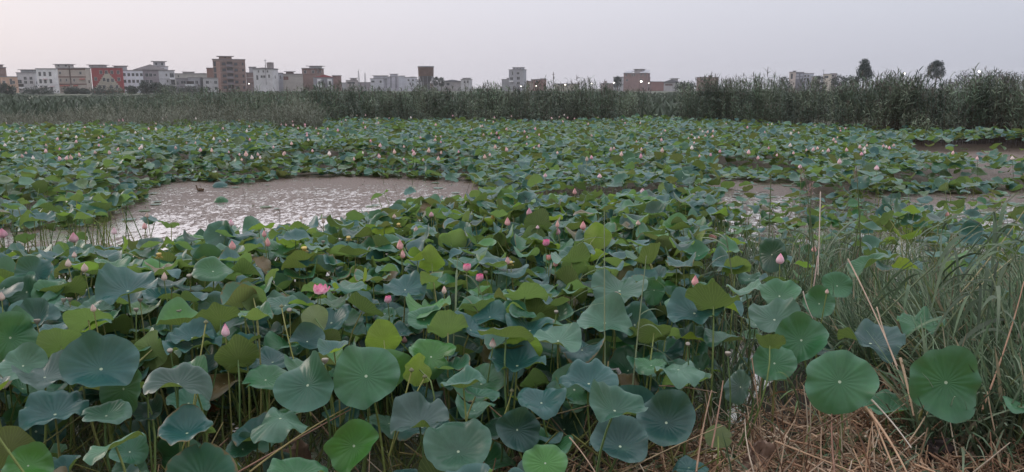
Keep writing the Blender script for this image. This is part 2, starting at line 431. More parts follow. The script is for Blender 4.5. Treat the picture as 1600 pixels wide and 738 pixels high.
# hand-placed leaves: px, py, width px, height px, colour, underside showing?, height above water, options, description, landmark
HEROES = [
 (572,588,104,96,'G',0,1.02,dict(cup=.10,wave=.05,ruffle=.035,curl=.05),'large round green lotus leaf turned flat towards the path, pale dot at its centre','big round leaf'),
 (1312,597,104,100,'G',0,1.0,dict(cup=.10,wave=.09,ruffle=.04,curl=.06),'large green lotus leaf with a scalloped rim standing over dry straw beside a thin stem','scalloped leaf'),
 (1478,598,104,112,'G',0,1.0,dict(cup=.08,wave=.08,ruffle=.035,curl=.05),'large green lotus leaf hanging over the brown curled dry leaf among straw','hanging leaf'),
 (716,706,102,82,'Gb',0,.78,dict(cup=.42,wave=.07,ruffle=.035,curl=.22),'bowl-shaped green lotus leaf with turned-down rim and a dead petal in its hollow','dished leaf'),
 (852,724,68,62,'Br',0,.80,dict(cup=.06,wave=.05,ruffle=.03,curl=.02),'small bright green disc-like lotus leaf among dry stalks','bright disc leaf'),
 (553,697,84,90,'Br',0,.80,dict(cup=.05,wave=.05,ruffle=.05,curl=.04,fold=1.5,fold_dir=0.1),'bright green lotus leaf folded lengthwise with a pale wavy edge','folded bright leaf'),
 (1041,661,90,84,'Db',0,.80,dict(cup=.40,wave=.07,ruffle=.03,curl=.15),'deep funnel-shaped dark green lotus leaf with a brown spot of litter in its centre','funnel leaf'),
 (969,698,92,70,'Db',0,.72,dict(cup=.36,wave=.08,ruffle=.03,curl=.14),'dark blue-green cupped lotus leaf under crossing brown dry twigs','twig-crossed leaf'),
 (808,672,64,70,'Db',0,.76,dict(cup=.30,wave=.08,ruffle=.03,curl=.12),'dark blue-green oval lotus leaf tipped sideways with a blue lower rim','tipped dark leaf'),
 (846,630,76,44,'B',0,.86,dict(cup=.30,wave=.10,ruffle=.03,curl=.25),'blue-green trough-like lotus leaf with a long rolled front rim','rolled-rim leaf'),
 (438,654,90,38,'P',0,.80,dict(cup=-.25,wave=.10,ruffle=.05,curl=.0),'pale grey-green domed lotus leaf drooping round its stalk','pale domed leaf'),
 (655,662,92,56,'Gy',0,.80,dict(cup=.34,wave=.13,ruffle=.05,curl=.12),'blue-grey lotus leaf with upturned wavy back rim','blue-grey wavy leaf'),
 (158,577,106,90,'B',0,1.05,dict(cup=.32,wave=.10,ruffle=.035,curl=.08),'very large blue-green bowl-like lotus leaf with a pale dot low in its bowl','great bowl leaf'),
 (193,608,58,84,'G',0,.90,dict(cup=.05,wave=.05,ruffle=.02,curl=.02),'upright oval green lotus leaf behind the great blue-green bowl leaf','upright oval leaf'),
 (86,648,94,54,'B',0,.85,dict(cup=.34,wave=.08,ruffle=.05,curl=.25),'blue-green ruffled lotus leaf like a shallow dish crossed by a bent stalk','ruffled dish leaf'),
 (166,650,72,34,'Gb',0,.85,dict(cup=.28,wave=.05,ruffle=.02,curl=.25),'green lotus leaf with a pale rolled lip beneath the upright oval leaf','pale-lipped leaf'),
 (44,728,66,66,'Br',0,.80,dict(cup=.1,wave=.12,ruffle=.04,curl=.02,fold=.9,fold_dir=.2),'bright yellow-green lotus leaf half folded, lowest of all beside a dull olive one','bright half-folded leaf'),
 (14,702,72,66,'Du',1,.80,dict(cup=.1,wave=.05,ruffle=.02),'dull olive lotus leaf seen from underneath beside the bright half-folded leaf','dull olive leaf'),
 (16,528,74,80,'G',0,1.05,dict(cup=.15,wave=.05,ruffle=.03),'large smooth green lotus leaf cut by the edge, below the yellow-green ones',None),
 (36,572,66,52,'P',0,1.0,dict(cup=.2,wave=.12,ruffle=.03),'mid-green lotus leaf with a raised back half beside the great bowl leaf',None),
 (70,590,80,40,'Gy',0,.98,dict(cup=.25,wave=.16,ruffle=.05,curl=.1),'pale grey lotus leaf with a turned-up corner next to the great bowl leaf',None),
 (415,594,70,38,'G',0,.90,dict(cup=.15,wave=.06,ruffle=.03,curl=.14),'green lotus leaf with an olive underside lip above the pale domed leaf',None),
 (238,547,46,60,'L',1,.98,dict(cup=.05,wave=.12,ruffle=.03),'yellow-green ribbed lotus leaf standing on edge, its underside showing','ribbed upright leaf'),
 (372,562,70,44,'O',1,.98,dict(cup=.25,wave=.06,ruffle=.04),'olive cone-shaped lotus leaf seen from beneath on two yellow stalks','olive cone leaf'),
 (808,572,88,44,'B',0,.95,dict(cup=.32,wave=.08,ruffle=.05,curl=.12),'blue-green lotus leaf with wavy rim above the rolled-rim leaf',None),
 (920,600,88,50,'B',0,.90,dict(cup=.36,wave=.06,ruffle=.05,curl=.28),'broad blue-green scalloped lotus leaf behind the twig-crossed leaf',None),
 (872,533,74,36,'P',0,1.0,dict(cup=.16,wave=.10,ruffle=.03,curl=.02),'pale green saucer-like lotus leaf with a crossing dry stem','pale saucer leaf'),
 (1210,500,76,54,'Gb',0,1.0,dict(cup=.25,wave=.08,ruffle=.04,curl=.06),'green lotus leaf low in the stack beside the grass clump, rim wavy',None),
 (1218,463,64,42,'G',0,1.1,dict(cup=.25,wave=.08,ruffle=.03,curl=.06),'soft green lotus leaf in the stack below the dark upright leaf',None),
 (1252,532,78,74,'G',0,.95,dict(cup=.3,wave=.16,ruffle=.04,curl=.02),'green lotus leaf with one side raised like a shell, by the grass clump','shell leaf'),
 (1210,568,66,66,'G',0,.85,dict(cup=.15,wave=.08,ruffle=.04,curl=.06),'mid-green lotus leaf with bluish lower rim beneath the shell leaf',None),
 (1206,398,44,52,'D',0,1.15,dict(cup=.08,wave=.06,ruffle=.02),'dark green lotus leaf held upright behind a pale pink bud','dark upright leaf'),
 (1308,447,46,46,'G',0,1.0,dict(cup=.10,wave=.08,ruffle=.02,fold=.5),'green lotus leaf standing on edge against the grass clump','edge-on grass leaf'),
 (1280,475,50,46,'G',0,1.0,dict(cup=.20,wave=.12,ruffle=.03),'green lotus leaf with a bent tip right beside the grass clump',None),
 (1022,454,38,46,'G',0,1.05,dict(cup=.05,wave=.08,ruffle=.03),'green lotus leaf held upright like a fan above two blue-green dishes','fan leaf'),
 (1360,537,98,36,'Db',0,.95,dict(cup=.25,wave=.14,ruffle=.05,curl=.15),'wide dark blue wavy lotus leaf under crossed dry stalks','wavy dark leaf'),
 (1440,508,78,28,'G',0,1.05,dict(cup=.05,wave=.06,ruffle=.07,fold=.8),'green ruffled lotus leaf drooping like a curtain among grass blades','curtain leaf'),
 (480,534,54,38,'Db',0,.98,dict(cup=.25,wave=.14,ruffle=.01,curl=.02),'smooth dark blue lotus leaf curved like a saddle','saddle leaf'),
 (396,466,40,38,'L',1,1.1,dict(cup=.2,wave=.16,ruffle=.02),'yellow-green lotus leaf curled over its bent stalk','curled lime leaf'),
 (492,498,40,44,'Pu',1,1.05,dict(cup=.05,wave=.05,ruffle=.02),'pale ribbed lotus leaf hanging sideways below the open flower','pale ribbed leaf'),
 (600,532,60,50,'Y',1,1.0,dict(cup=.15,wave=.14,ruffle=.05),'yellowing lotus leaf seen from beneath above the big round leaf','yellowing leaf'),
 (655,578,40,50,'Y',1,.95,dict(cup=.15,wave=.10,ruffle=.05),'bright yellow-green lotus leaf on edge beside the big round leaf','yellow edge leaf'),
 (700,520,66,34,'L',1,1.05,dict(cup=.35,wave=.08,ruffle=.05),'lime cone of a lotus leaf on a slanting stalk','lime cone leaf'),
 (820,464,74,24,'L',1,1.12,dict(cup=.15,wave=.05,ruffle=.04),'yellow-green wide flat lotus leaf, underside showing, on a long stalk','wide lime leaf'),
 (1022,520,54,36,'O',1,1.0,dict(cup=.15,wave=.14,ruffle=.02),'olive ribbed lotus leaf on a bent stalk beneath the fan leaf','olive ribbed leaf'),
 (95,541,66,42,'L',1,1.05,dict(cup=.2,wave=.14,ruffle=.02),'two-toned lime lotus leaf tucked behind the great bowl leaf',None),
 (138,500,66,30,'L',1,1.15,dict(cup=.12,wave=.12,ruffle=.02),'bright lime lotus leaf with a pointed corner','pointed lime leaf'),
 (345,500,66,34,'O',1,1.12,dict(cup=.2,wave=.1,ruffle=.04),'olive and lime two-lobed lotus leaf beside the deep pink bud',None),
 (932,369,40,44,'Y',1,1.15,dict(cup=.1,wave=.12,ruffle=.03),'yellow pleated lotus leaf standing on its edge','yellow pleated leaf'),
 (675,412,44,34,'Y',1,1.15,dict(cup=.2,wave=.2,ruffle=.02),'pale yellow two-lobed lotus leaf like open wings','winged yellow leaf'),
 (633,453,64,36,'B',0,1.1,dict(cup=.2,wave=.06,ruffle=.05,curl=.05),'blue-green ruffled lotus leaf behind the white-based pink flower',None),
 (1157,605,40,56,'Gy',0,.85,dict(cup=.05,wave=.08,ruffle=.03,fold=.9,fold_dir=.0),'grey-green folded lotus leaf hanging like a cloth beside dry stalks','cloth-like leaf'),
 (1122,682,40,38,'Pu',1,.70,dict(cup=.02,wave=.05,ruffle=.02),'pale olive-grey lotus leaf half hidden by crossed straw','straw-hidden leaf'),
 (1060,578,80,22,'P',0,.95,dict(cup=.0,wave=.10,ruffle=.05,curl=.15),'narrow pale green wavy lotus leaf nearly edge-on',None),
 (945,505,88,58,'P',0,1.0,dict(cup=.1,wave=.1,ruffle=.03,fold=.7,fold_dir=.8),'pleated pale green lotus leaf fallen over with folds like a tent','tent-like leaf'),
 (1085,490,86,46,'B',0,1.05,dict(cup=.22,wave=.1,ruffle=.04,curl=.1),'blue-green broad lotus leaf with a soft sheen below the slim pink bud',None),
 (968,455,84,44,'Gb',0,1.05,dict(cup=.2,wave=.1,ruffle=.05,curl=.1),'bluish lotus leaf with a ruffled rim near the yellow seed head',None),
 (1115,478,84,36,'O',1,1.15,dict(cup=.3,wave=.08,ruffle=.04),'olive cone of a lotus leaf carried on two thick yellow stalks','twin-stalk cone leaf'),
 (300,540,84,42,'B',0,1.0,dict(cup=.28,wave=.1,ruffle=.06,curl=.1),'blue-green frilled lotus leaf below the deep pink bud',None),
 (300,528,60,30,'B',0,1.05,dict(cup=.28,wave=.1,ruffle=.06),'small blue-green lotus leaf tucked over the frilled one',None),
 (200,455,92,48,'B',0,1.15,dict(cup=.3,wave=.12,ruffle=.05,curl=.08),'large blue-green wavy lotus leaf raised above its neighbours like a sail','sail leaf'),
 (1203,540,44,24,'O',1,1.02,dict(cup=.35,wave=.05,ruffle=.03),'little olive cone of a lotus leaf on one tall stalk before the shell leaf',None),
 (345,310,20,14,'L',0,.10,dict(cup=-.5,wave=.03,ruffle=.02),'bright green domed lotus pad floating alone beside the duck','floating dome pad'),
 (343,285,22,9,'O',0,.14,dict(cup=-.35,wave=.03,ruffle=.02),'olive flattened lotus pad on open water behind the duck',None),
]
COLS = {'G':(GREEN,LIME),'Gb':((0.046,0.118,0.074),OLIVE),'Br':(BRIGHT,LIME),'B':(BLUE,OLIVE),'Db':(DBLUE,OLIVE),'D':(DARK,OLIVE),'P':(PALE,DULL),
        'Gy':(GREY,OLIVE),'Du':(GREEN,DULL),'L':(GREEN,LIME),'O':(BLUE,OLIVE),'Y':(BRIGHT,YELLOW),'Pu':(PALE,(0.19,0.22,0.13))}
for i, (px, py, w, h, col, und, z, o, lab, mark) in enumerate(HEROES):
    P = on_z(px, py, z); D = np.linalg.norm(P - [0, 0, CAM_H])
    q, dep = to_px(P)
    size = w * dep[0] / FPX
    v = np.array([0, 0, CAM_H]) - P; v /= np.linalg.norm(v)
    if h > w: size *= (h / w); 
    a = math.acos(max(-0.97, min(0.97, h / w if h < w else w / h * 0.9)))
    if h > w: a *= 0.5
    if und: a = PI - a
    up = np.array([0, 0, 1.0]) - v * v[2]; up /= np.linalg.norm(up)
    if h > w:                                        # narrow and tall: turned sideways
        sd_ = np.cross(v, up); up = sd_ * (1 if i % 2 else -1); a = math.acos(min(.97, w / h))
        if und: a = PI - a
    n = v * math.cos(a) + up * math.sin(a)
    t, u = COLS[col]
    if not z < .3: o = dict(o, wave=o.get('wave', .1) * 1.9 + .02, ruffle=o.get('ruffle', .04) * 1.6, cup=o.get('cup', .2) * 1.5)
    add_leaf(P, size, n, (i * 1.7) % 6.28, t, u, o, wear=0.1, seed=100 + i, hero=lab, mark=mark, floating=(z < .3))

POOL = [(-60,352),(60,352),(96,348),(150,352),(178,330),(234,304),(216,292),(300,276),(350,283),(400,281),(470,272),(560,271),(660,276),(745,280),(758,298),
        (735,318),(690,316),(640,322),(610,330),(560,342),(490,364),(440,356),(400,360),(340,368),(250,384),(130,394),(-60,408)]
POOLS_R = [[(1098,274),(1250,282),(1242,308),(1140,308)], [(1350,301),(1460,298),(1600,293),(1660,295),(1660,332),(1510,332),(1400,324)],
           [(1405,217),(1500,219),(1680,221),(1680,252),(1560,252),(1440,238)], [(1170,335),(1290,330),(1300,395),(1210,385)],
           [(800,300),(1060,286),(1110,290),(1000,306),(830,312)]]
SPARSE = [(1100,290),(1250,283),(1420,292),(1640,294),(1640,345),(1480,345),(1420,330),(1330,360),(1330,420),(1150,390),(1130,330)]
def edge_soft(x, y): return x + 9 * math.sin(y * .21 + x * .05), y + 2.5 * math.sin(x * .11)
heroP = [(l.px[0], l.px[1], HEROES[i][2], HEROES[i][3], l.dep) for i, l in enumerate(LEAVES)]
def blocked(px, py, dep, rpx):
    for hx, hy, hw, hh, hd in heroP:
        if dep < hd + 0.08 and abs(px - hx) < hw * .42 + rpx * .75 and abs(py - hy) < hh * .42 + rpx * .45: return True
    return False
def cell_points(y0, y1, step, margin=1.16):
    y = y0
    while y < y1:
        st = step(y) if callable(step) else step
        half = (y * CP) * 0.70 * margin + 0.6
        x = -half + rs.uniform(0, st)
        while x < half:
            yield x + rs.uniform(-.45, .45) * st, y + rs.uniform(-.45, .45) * st
            x += st
        y += st
def scatter():
    for layer, (stp, zlo, zhi) in enumerate([(0.205, .62, 1.08), (0.235, .28, .66), (0.46, .80, 1.18), (0.25, .12, .55)]):
        for x, y in cell_points(3.4, 16.5, stp):
            z = rs.uniform(zlo, zhi)
            gh = float(ground_h(x, y)); z = max(z + max(gh, 0) * .35, gh + .22)
            q, d = to_px([[x, y, z]]); px, py = q[0]
            ex, ey = edge_soft(px, py)
            if layer == 3 and py < 500: continue
            if inpoly(ex, ey, POOL) or py > 790 or py < 300: continue
            # base must not stand in the open pool either (small z)
            sp = inpoly(px, py, SPARSE) or any(inpoly(ex, ey, p) for p in POOLS_R)
            if sp and (layer == 2 or rs.rand() > .34): continue
            size = rs.uniform(.21, .385) * (1 if layer != 1 else .9) * (.98 if py > 520 else 1)
            if sp: z = rs.uniform(.12, .45)
            if py < 350:
                q0 = to_px([[x, y, .12]])[0][0]
                if inpoly(q0[0], q0[1], POOL): continue
                if inpoly(q0[0], q0[1] + 8, POOL): z = rs.uniform(.05, .22)
                elif inpoly(q0[0], q0[1] + 22, POOL): z = rs.uniform(.18, .48)
            if py > 500 and rs.rand() < .25: continue
            # thin out: grass clump and straw bank
            dens = 1.0
            if px > 1100 and py > 345: dens = .16
            if px > 1110 and py > 430: dens = .16
            if px > 1250 and py > 430: dens = .03
            if px > 1050 and py > 620: dens = .04
            if py > 625: dens *= .45
            if py > 680: dens *= .5
            if px < 420 and py < 395: dens *= .8
            if rs.rand() > dens: continue
            if blocked(px, py, d[0], size / 2 * FPX / d[0]): continue
            k = rs.rand()
            if k < .64: m = abs(rs.normal(0, .20))
            elif k < .88: m = rs.uniform(.3, .7)
            else: m = rs.uniform(.9, 2.4)
            az = rs.uniform(0, 2 * PI)
            n = np.array([math.cos(az) * m, math.sin(az) * m, 1.0])
            n[1] += .12 if py < 470 else -.02
            if layer == 1 and m > .8: n[:2] *= .4
            kk = rs.rand()
            yl = 1.0 if (py < 440) else .6
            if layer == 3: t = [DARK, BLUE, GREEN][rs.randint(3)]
            elif kk < .36: t = BLUE
            elif kk < .60: t = (0.022, 0.100, 0.056)
            elif kk < .82: t = GREEN
            elif kk < .90: t = DARK
            elif kk < .96: t = PALE
            else: t = BRIGHT
            if rs.rand() < .025: t = (0.17, 0.12, 0.06)
            u = [OLIVE, LIME, DULL, YELLOW][rs.choice(4, p=[.42, .33, .15, .10])]
            o = dict(cup=rs.uniform(.24, .66), wave=rs.uniform(.12, .36), ruffle=rs.uniform(.02, .06), curl=rs.uniform(.02, .34))
            if rs.rand() < .07: o['fold'] = rs.uniform(.5, 1.2)
            if layer == 1: u = jit(u, .1)
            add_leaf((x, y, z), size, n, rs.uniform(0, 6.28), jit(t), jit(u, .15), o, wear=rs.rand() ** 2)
    # beyond the pool
    for layer, (stp, zlo, zhi) in enumerate([(lambda y: .27 + y * .0026, .42, .74), (lambda y: .40 + y * .003, .58, .88), (lambda y: .52, .20, .45)]):
        for x, y in cell_points(16.5, 54, stp, 1.10):
            if layer == 2 and y > 34: continue
            z = rs.uniform(zlo, zhi) + .07 * math.sin(x * .8) * math.sin(y * .5)
            q, d = to_px([[x, y, z]]); px, py = q[0]
            ex, ey = edge_soft(px, py)
            if inpoly(ex, ey, POOL): continue
            sparse = inpoly(px, py, SPARSE)
            pr = any(inpoly(ex, ey, p) for p in POOLS_R)
            if pr and rs.rand() > .05: continue
            if sparse and rs.rand() > .60: continue
            if reed_dist(x) - .8 < y: continue
            if px < 480 and py < 190 + (px - 240) * 0.0 - 18 * max(0, (px - 400) / 80) and rs.rand() < (.9 if 140 < px else .35): continue
            if sparse: z = rs.uniform(.18, .5)
            if y < 34:
                q0 = to_px([[x, y, .12]])[0][0]
                if inpoly(q0[0], q0[1], POOL): continue
                if inpoly(q0[0], q0[1] + 6, POOL): z = rs.uniform(.05, .20)
                elif inpoly(q0[0], q0[1] + 17, POOL): z = rs.uniform(.14, .46)
                if any(inpoly(q0[0], q0[1], p_) for p_ in POOLS_R[:3]) and rs.rand() > .07: continue
                if any(inpoly(q0[0], q0[1] + 9, p_) for p_ in POOLS_R[:3]): z = rs.uniform(.05, .26)
            size = rs.uniform(.23, .42)
            k = rs.rand()
            m = abs(rs.normal(0, .26)) if k < .68 else (rs.uniform(.35, .9) if k < .90 else rs.uniform(.9, 1.8))
            az = rs.uniform(0, 2 * PI)
            n = np.array([math.cos(az) * m, math.sin(az) * m, 1.0])
            kk = rs.rand(); ol = .10 + .12 * (math.sin(x * .33 + 1) * math.sin(y * .21) > .1)
            if kk < ol: t = (0.065, 0.115, 0.036)
            elif kk < .42: t = BLUE
            elif kk < .80: t = (0.028, 0.110, 0.072)
            elif kk < .92: t = GREEN
            else: t = PALE
            o = dict(cup=rs.uniform(.14, .44), wave=rs.uniform(.10, .26), ruffle=rs.uniform(.02, .05), curl=rs.uniform(0, .2))
            add_leaf((x, y, z), size, n, rs.uniform(0, 6.28), jit(t, .16), jit([OLIVE, LIME, DULL][rs.randint(3)], .15), o, wear=rs.rand() ** 3)
    # pads lying on the water
    for _ in range(2600):
        px, py = rs.uniform(-60, 1660), rs.uniform(222, 400)
        inp = inpoly(px, py, POOL); w = .05 if inp else 0
        if inp:
            nearedge = not (inpoly(px - 40, py - 9, POOL) and inpoly(px + 40, py + 9, POOL) and inpoly(px, py - 12, POOL))
            w = .16 if nearedge else .012
        elif inpoly(px, py, SPARSE): w = .42
        elif any(inpoly(px, py, p) for p in POOLS_R): w = .10
        if rs.rand() > w: continue
        P = on_z(px, py, rs.uniform(.008, .03))
        t = [(0.13, 0.19, 0.15), (0.10, 0.16, 0.12), (0.075, 0.12, 0.05)][rs.choice(3, p=[.5, .35, .15])]
        add_leaf(P, rs.uniform(.12, .30), (rs.normal(0, .01), rs.normal(0, .01), 1), rs.uniform(0, 6.28), jit(t), OLIVE,
                 dict(cup=.015, wave=.01, ruffle=.01, curl=0), wear=rs.rand() ** 2, floating=True)
    # thin standing leaves at the pool fringe seen against the water
    for px, py in [(243,345),(268,352),(285,388),(590,308),(600,302),(640,300),(495,345),(230,345),(120,372),(42,372),(1135,378),(1290,262),(1345,255),(1390,248)]:
        P = on_z(px, py, .75); az = rs.uniform(0, 6.28)
        add_leaf(P, rs.uniform(.2, .32), (math.cos(az) * .6, math.sin(az) * .6, 1), 0, jit(BLUE), jit(LIME), dict(cup=.2, wave=.15))
REED_LINE = [(-60, 44), (-22, 44), (-16, 49), (-8, 51), (0, 49), (5, 49), (8, 54), (10.4, 54), (12, 51), (14, 48), (16.5, 43.5), (18.5, 40.5), (21, 38.5), (28, 37.5), (45, 37)]
def reed_dist(x):
    for (a, ya), (b, yb) in zip(REED_LINE, REED_LINE[1:]):
        if x <= b: return ya + (yb - ya) * (x - a) / (b - a)
    return REED_LINE[-1][1]
scatter()

# which leaves show largest in the picture (coarse painter's pass): those 300 become things of their own
W2, H2 = 800, 369
owner = -np.ones((H2, W2), int)
for i in sorted(range(len(LEAVES)), key=lambda k: LEAVES[k].dep):
    l = LEAVES[i]; px, py = l.px[0] / 2, l.px[1] / 2; a = l.r * FPX / l.dep / 2
    b = a * max(.22, abs(l.facing)) if abs(l.facing) < .95 else a
    x0, x1, y0, y1 = int(max(0, px - a)), int(min(W2, px + a + 1)), int(max(0, py - b)), int(min(H2, py + b + 1))
    if x1 <= x0 or y1 <= y0: continue
    gx, gy = np.meshgrid(np.arange(x0, x1) + .5, np.arange(y0, y1) + .5)
    m = (((gx - px) / a) ** 2 + ((gy - py) / b) ** 2 < 1)
    sub = owner[y0:y1, x0:x1]; sub[m & (sub < 0)] = i
cnt = np.bincount(owner[owner >= 0], minlength=len(LEAVES)).astype(float)
for i, l in enumerate(LEAVES):
    if l.hero: cnt[i] += 1e6
order = np.argsort(-cnt)[:300]
single = set(int(i) for i in order)

MARKS = [(l.px[0], l.px[1], l.mark) for l in LEAVES if l.mark] + [
 (500,453,'open pink flower'), (749,436,'pink tulip-shaped flower'), (606,470,'white-based pink flower'), (352,516,'deep pink bud'),
 (1086,438,'slim pink bud'), (965,470,'yellow seed head'), (313,298,'duck'), (632,531,'purple-brown bud'), (770,536,'white-footed pink bud'),
 (1113,371,'peach flower'), (115,370,'magenta-streaked bud'), (829,330,'small magenta bud'), (853,381,'fat pink bud'), (625,382,'peach-pink bud')]
used_labels = set(l.hero for l in LEAVES if l.hero)
ORD = ['', 'second ', 'third ', 'fourth ', 'fifth ', 'sixth ', 'seventh ', 'eighth ', 'ninth ', 'tenth ', 'eleventh ', 'twelfth ']
def leaf_look(l):
    t = l.top if l.facing > 0 else l.under
    if l.facing > 0:
        if t[2] > t[1] * .72: c = 'blue-green'
        elif t[0] > .075: c = 'pale green' if t[2] > .09 else 'bright green'
        elif t[1] < .075: c = 'dark green'
        else: c = 'green'
        f = l.facing
        pose = 'floating flat' if l.floating else ('turned towards the path' if f > .72 else ('tilted' if f > .48 else ('edge-on' if f < .14 else 'spread level')))
        if l.o.get('fold'): pose = 'folded'
    else:
        c = 'yellow-green' if t[1] > .18 else ('olive' if t[0] < .14 else 'dull green')
        pose = 'tipped back'
    s = 'large' if l.r > .205 else ('small' if l.r < .15 else 'middling')
    return s, c, pose
def leaf_label(l):
    if l.hero: return l.hero
    s, c, pose = leaf_look(l)
    mk = sorted(MARKS, key=lambda m: math.hypot(m[0] - l.px[0], (m[1] - l.px[1]) * 1.6))
    A, B = mk[0], mk[1]
    rel = 'behind' if l.px[1] < A[1] - 16 else ('in front of' if l.px[1] > A[1] + 16 else 'beside')
    head = f'{c} lotus leaf {pose}'
    cands = [f'{head}, between the {A[2]} and the {B[2]}', f'{s} {head}, {rel} the {A[2]}', f'{s} {c} lotus leaf {pose}, near the {B[2]}']
    for cnd in cands:
        if len(cnd.split()) <= 16 and cnd not in used_labels: used_labels.add(cnd); return cnd
    for k in range(1, 40):
        for cnd in (f'{ORD[k] if k < 12 else ""}{c} lotus leaf {pose}, counting away from the {A[2]}', f'{ORD[k] if k < 12 else ""}{s} {c} lotus leaf out from the {A[2]}'):
            if len(cnd.split()) <= 16 and cnd not in used_labels: used_labels.add(cnd); return cnd
    return cands[1]
def leaf_arrays(l, R, S):
    r_ = np.random.RandomState(l.seed)
    U = leaf_local(r_, R, S, l.o) * l.r
    return U @ frame_from_normal(l.n, l.spin)
def leaf_stalk(l, base, n=7, k=6):
    r_ = np.random.RandomState(l.seed + 1)
    top = l.P - l.n * 0.004
    nn = l.n if l.n[2] > .15 else np.array([l.n[0], l.n[1], .15])
    mid = top - nn / np.linalg.norm(nn) * (top[2] - base[2]) * .45
    mid = mid + np.append(r_.normal(0, .03, 2), 0)
    mid[2] = max(mid[2], base[2] + .1 * (top[2] - base[2]))
    pts = bez(base, mid, top, n)
    rad = np.linspace(.0075, .0045, n) * (0.8 + .5 * l.r / .2)
    return pts, rad, k
def stalk_base(l):
    r_ = np.random.RandomState(l.seed + 2)
    off = r_.normal(0, .13, 2) - l.n[:2] * .15 * min(1, l.P[2])
    if l.hero: off = r_.normal(0, .12, 2) + np.array([0, .05])
    x, y = l.P[0] + off[0], l.P[1] + off[1]
    return np.array([x, y, min(float(ground_h(x, y)) - .02, l.P[2] - .05) if ground_h(x, y) > -.05 else min(-.03, l.P[2] - .05)])
STALKC = [(0.22, 0.26, 0.08), (0.16, 0.22, 0.07), (0.27, 0.26, 0.10), (0.12, 0.19, 0.07)]
stuffL, stuffS = Soup(), Soup()
nplace = 0
single_sorted = sorted(single, key=lambda i: math.hypot(LEAVES[i].px[0] - 800, LEAVES[i].px[1] - 500))
for i in single_sorted:
    l = LEAVES[i]; base = stalk_base(l)
    root = thing('lotus_leaf', base, leaf_label(l), 'lotus leaf', 'lotus leaves standing in the marsh pond')
    R, S = (11, 84) if l.dep < 8 else (8, 60)
    V = leaf_arrays(l, R, S) + l.P - base
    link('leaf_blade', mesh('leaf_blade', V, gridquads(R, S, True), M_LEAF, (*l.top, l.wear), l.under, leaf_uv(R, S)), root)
    if not l.floating:
        pts, rad, k = leaf_stalk(l, base)
        V, F = tube(pts - base, rad, k)
        link('stalk', mesh('stalk', V, F, M_STALK, STALKC[i % 4]), root)
for i, l in enumerate(LEAVES):
    if i in single: continue
    R, S = (6, 36) if l.dep < 12 else ((5, 22) if l.dep < 26 else (4, 14))
    V = leaf_arrays(l, R, S) + l.P
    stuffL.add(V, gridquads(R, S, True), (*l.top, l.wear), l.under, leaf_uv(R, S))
    if not l.floating and l.dep < 17:
        base = stalk_base(l); pts, rad, k = leaf_stalk(l, base, 4, 4)
        V, F = tube(pts, rad, 4); stuffS.add(V, F, STALKC[i % 4])
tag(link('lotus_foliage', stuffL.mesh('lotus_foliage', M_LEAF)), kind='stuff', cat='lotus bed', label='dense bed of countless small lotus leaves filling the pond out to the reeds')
tag(link('lotus_undergrowth', stuffS.mesh('lotus_undergrowth', M_STALK)), kind='stuff', cat='stalks', label='tangle of thin green stalks below the lotus leaves')

# ------------------------------------------------------------------ flowers, buds, seed heads
PINK = (0.88, 0.22, 0.42); LPINK = (0.92, 0.74, 0.77); CREAM = (0.92, 0.85, 0.78); PEACH = (0.88, 0.56, 0.54); BEIGE = (0.76, 0.62, 0.54)
def bud_mesh(r, h, tip, basec, lobes=4, open_=0.0, n=14, m=10):
    t = np.linspace(0, 1, m + 1)
    prof = np.sin(np.clip(t, 0, 1) ** .62 * PI) ** .85 * (1 - .25 * t); prof /= prof.max()
    prof[0] = .25; prof[-1] = .02 + open_ * .45
    V = []; T = []
    for i in range(m + 1):
        for j in range(n):
            th = 2 * PI * j / n
            rr = r * prof[i] * (1 + .09 * math.cos(lobes * th + 2.0 * t[i]))
            zz = h * t[i] + (open_ * r * .5 * math.cos(lobes * th + 2.0) * t[i] ** 3)
            V.append((rr * math.cos(th), rr * math.sin(th), zz))
            k = t[i] ** 1.7 * (.75 + .25 * math.cos(lobes * th + 2))
            T.append([basec[c] * (1 - k) + tip[c] * k for c in range(3)])
    return np.array(V), gridquads(m, n, True), np.array(T)
def petal(L, W, cup, tip, basec, n=6, m=7):
    V, T = [], []
    for i in range(m + 1):
        t = i / m; w = W * math.sin(PI * min(1, t ** .8 * .93 + .05)) ** .8
        for j in range(n):
            s = (j / (n - 1) - .5) * 2
            V.append((w * .5 * s, -cup * L * math.sin(t * PI * .9) + cup * .6 * W * s * s, L * t))
            k = t ** 2.2
            T.append([basec[c] * (1 - k) + tip[c] * k for c in range(3)])
    return np.array(V), gridquads(m, n, False), np.array(T)
def rotx(a): return np.array([[1, 0, 0], [0, math.cos(a), -math.sin(a)], [0, math.sin(a), math.cos(a)]])
def rotz(a): return np.array([[math.cos(a), -math.sin(a), 0], [math.sin(a), math.cos(a), 0], [0, 0, 1]])
def flower_stalk(root, P, base, lean):
    mid = (P + base) / 2 + np.array([lean[0] * .05, lean[1] * .05, 0])
    V, F = tube(bez(base, mid, P, 8) - base, np.linspace(.006, .004, 8), 6)
    link('stalk', mesh('stalk', V, F, M_STALK, STALKC[rs.randint(4)]), root)
def place(px, py, z, name, label, cat, group):
    P = on_z(px, py, z); off = rs.normal(0, .05, 2)
    b = np.array([P[0] + off[0], P[1] + off[1], max(-.02, float(ground_h(P[0], P[1])) - .02)])
    return thing(name, b, label, cat, group), P, b
GB = 'lotus buds and flowers standing above the leaves'
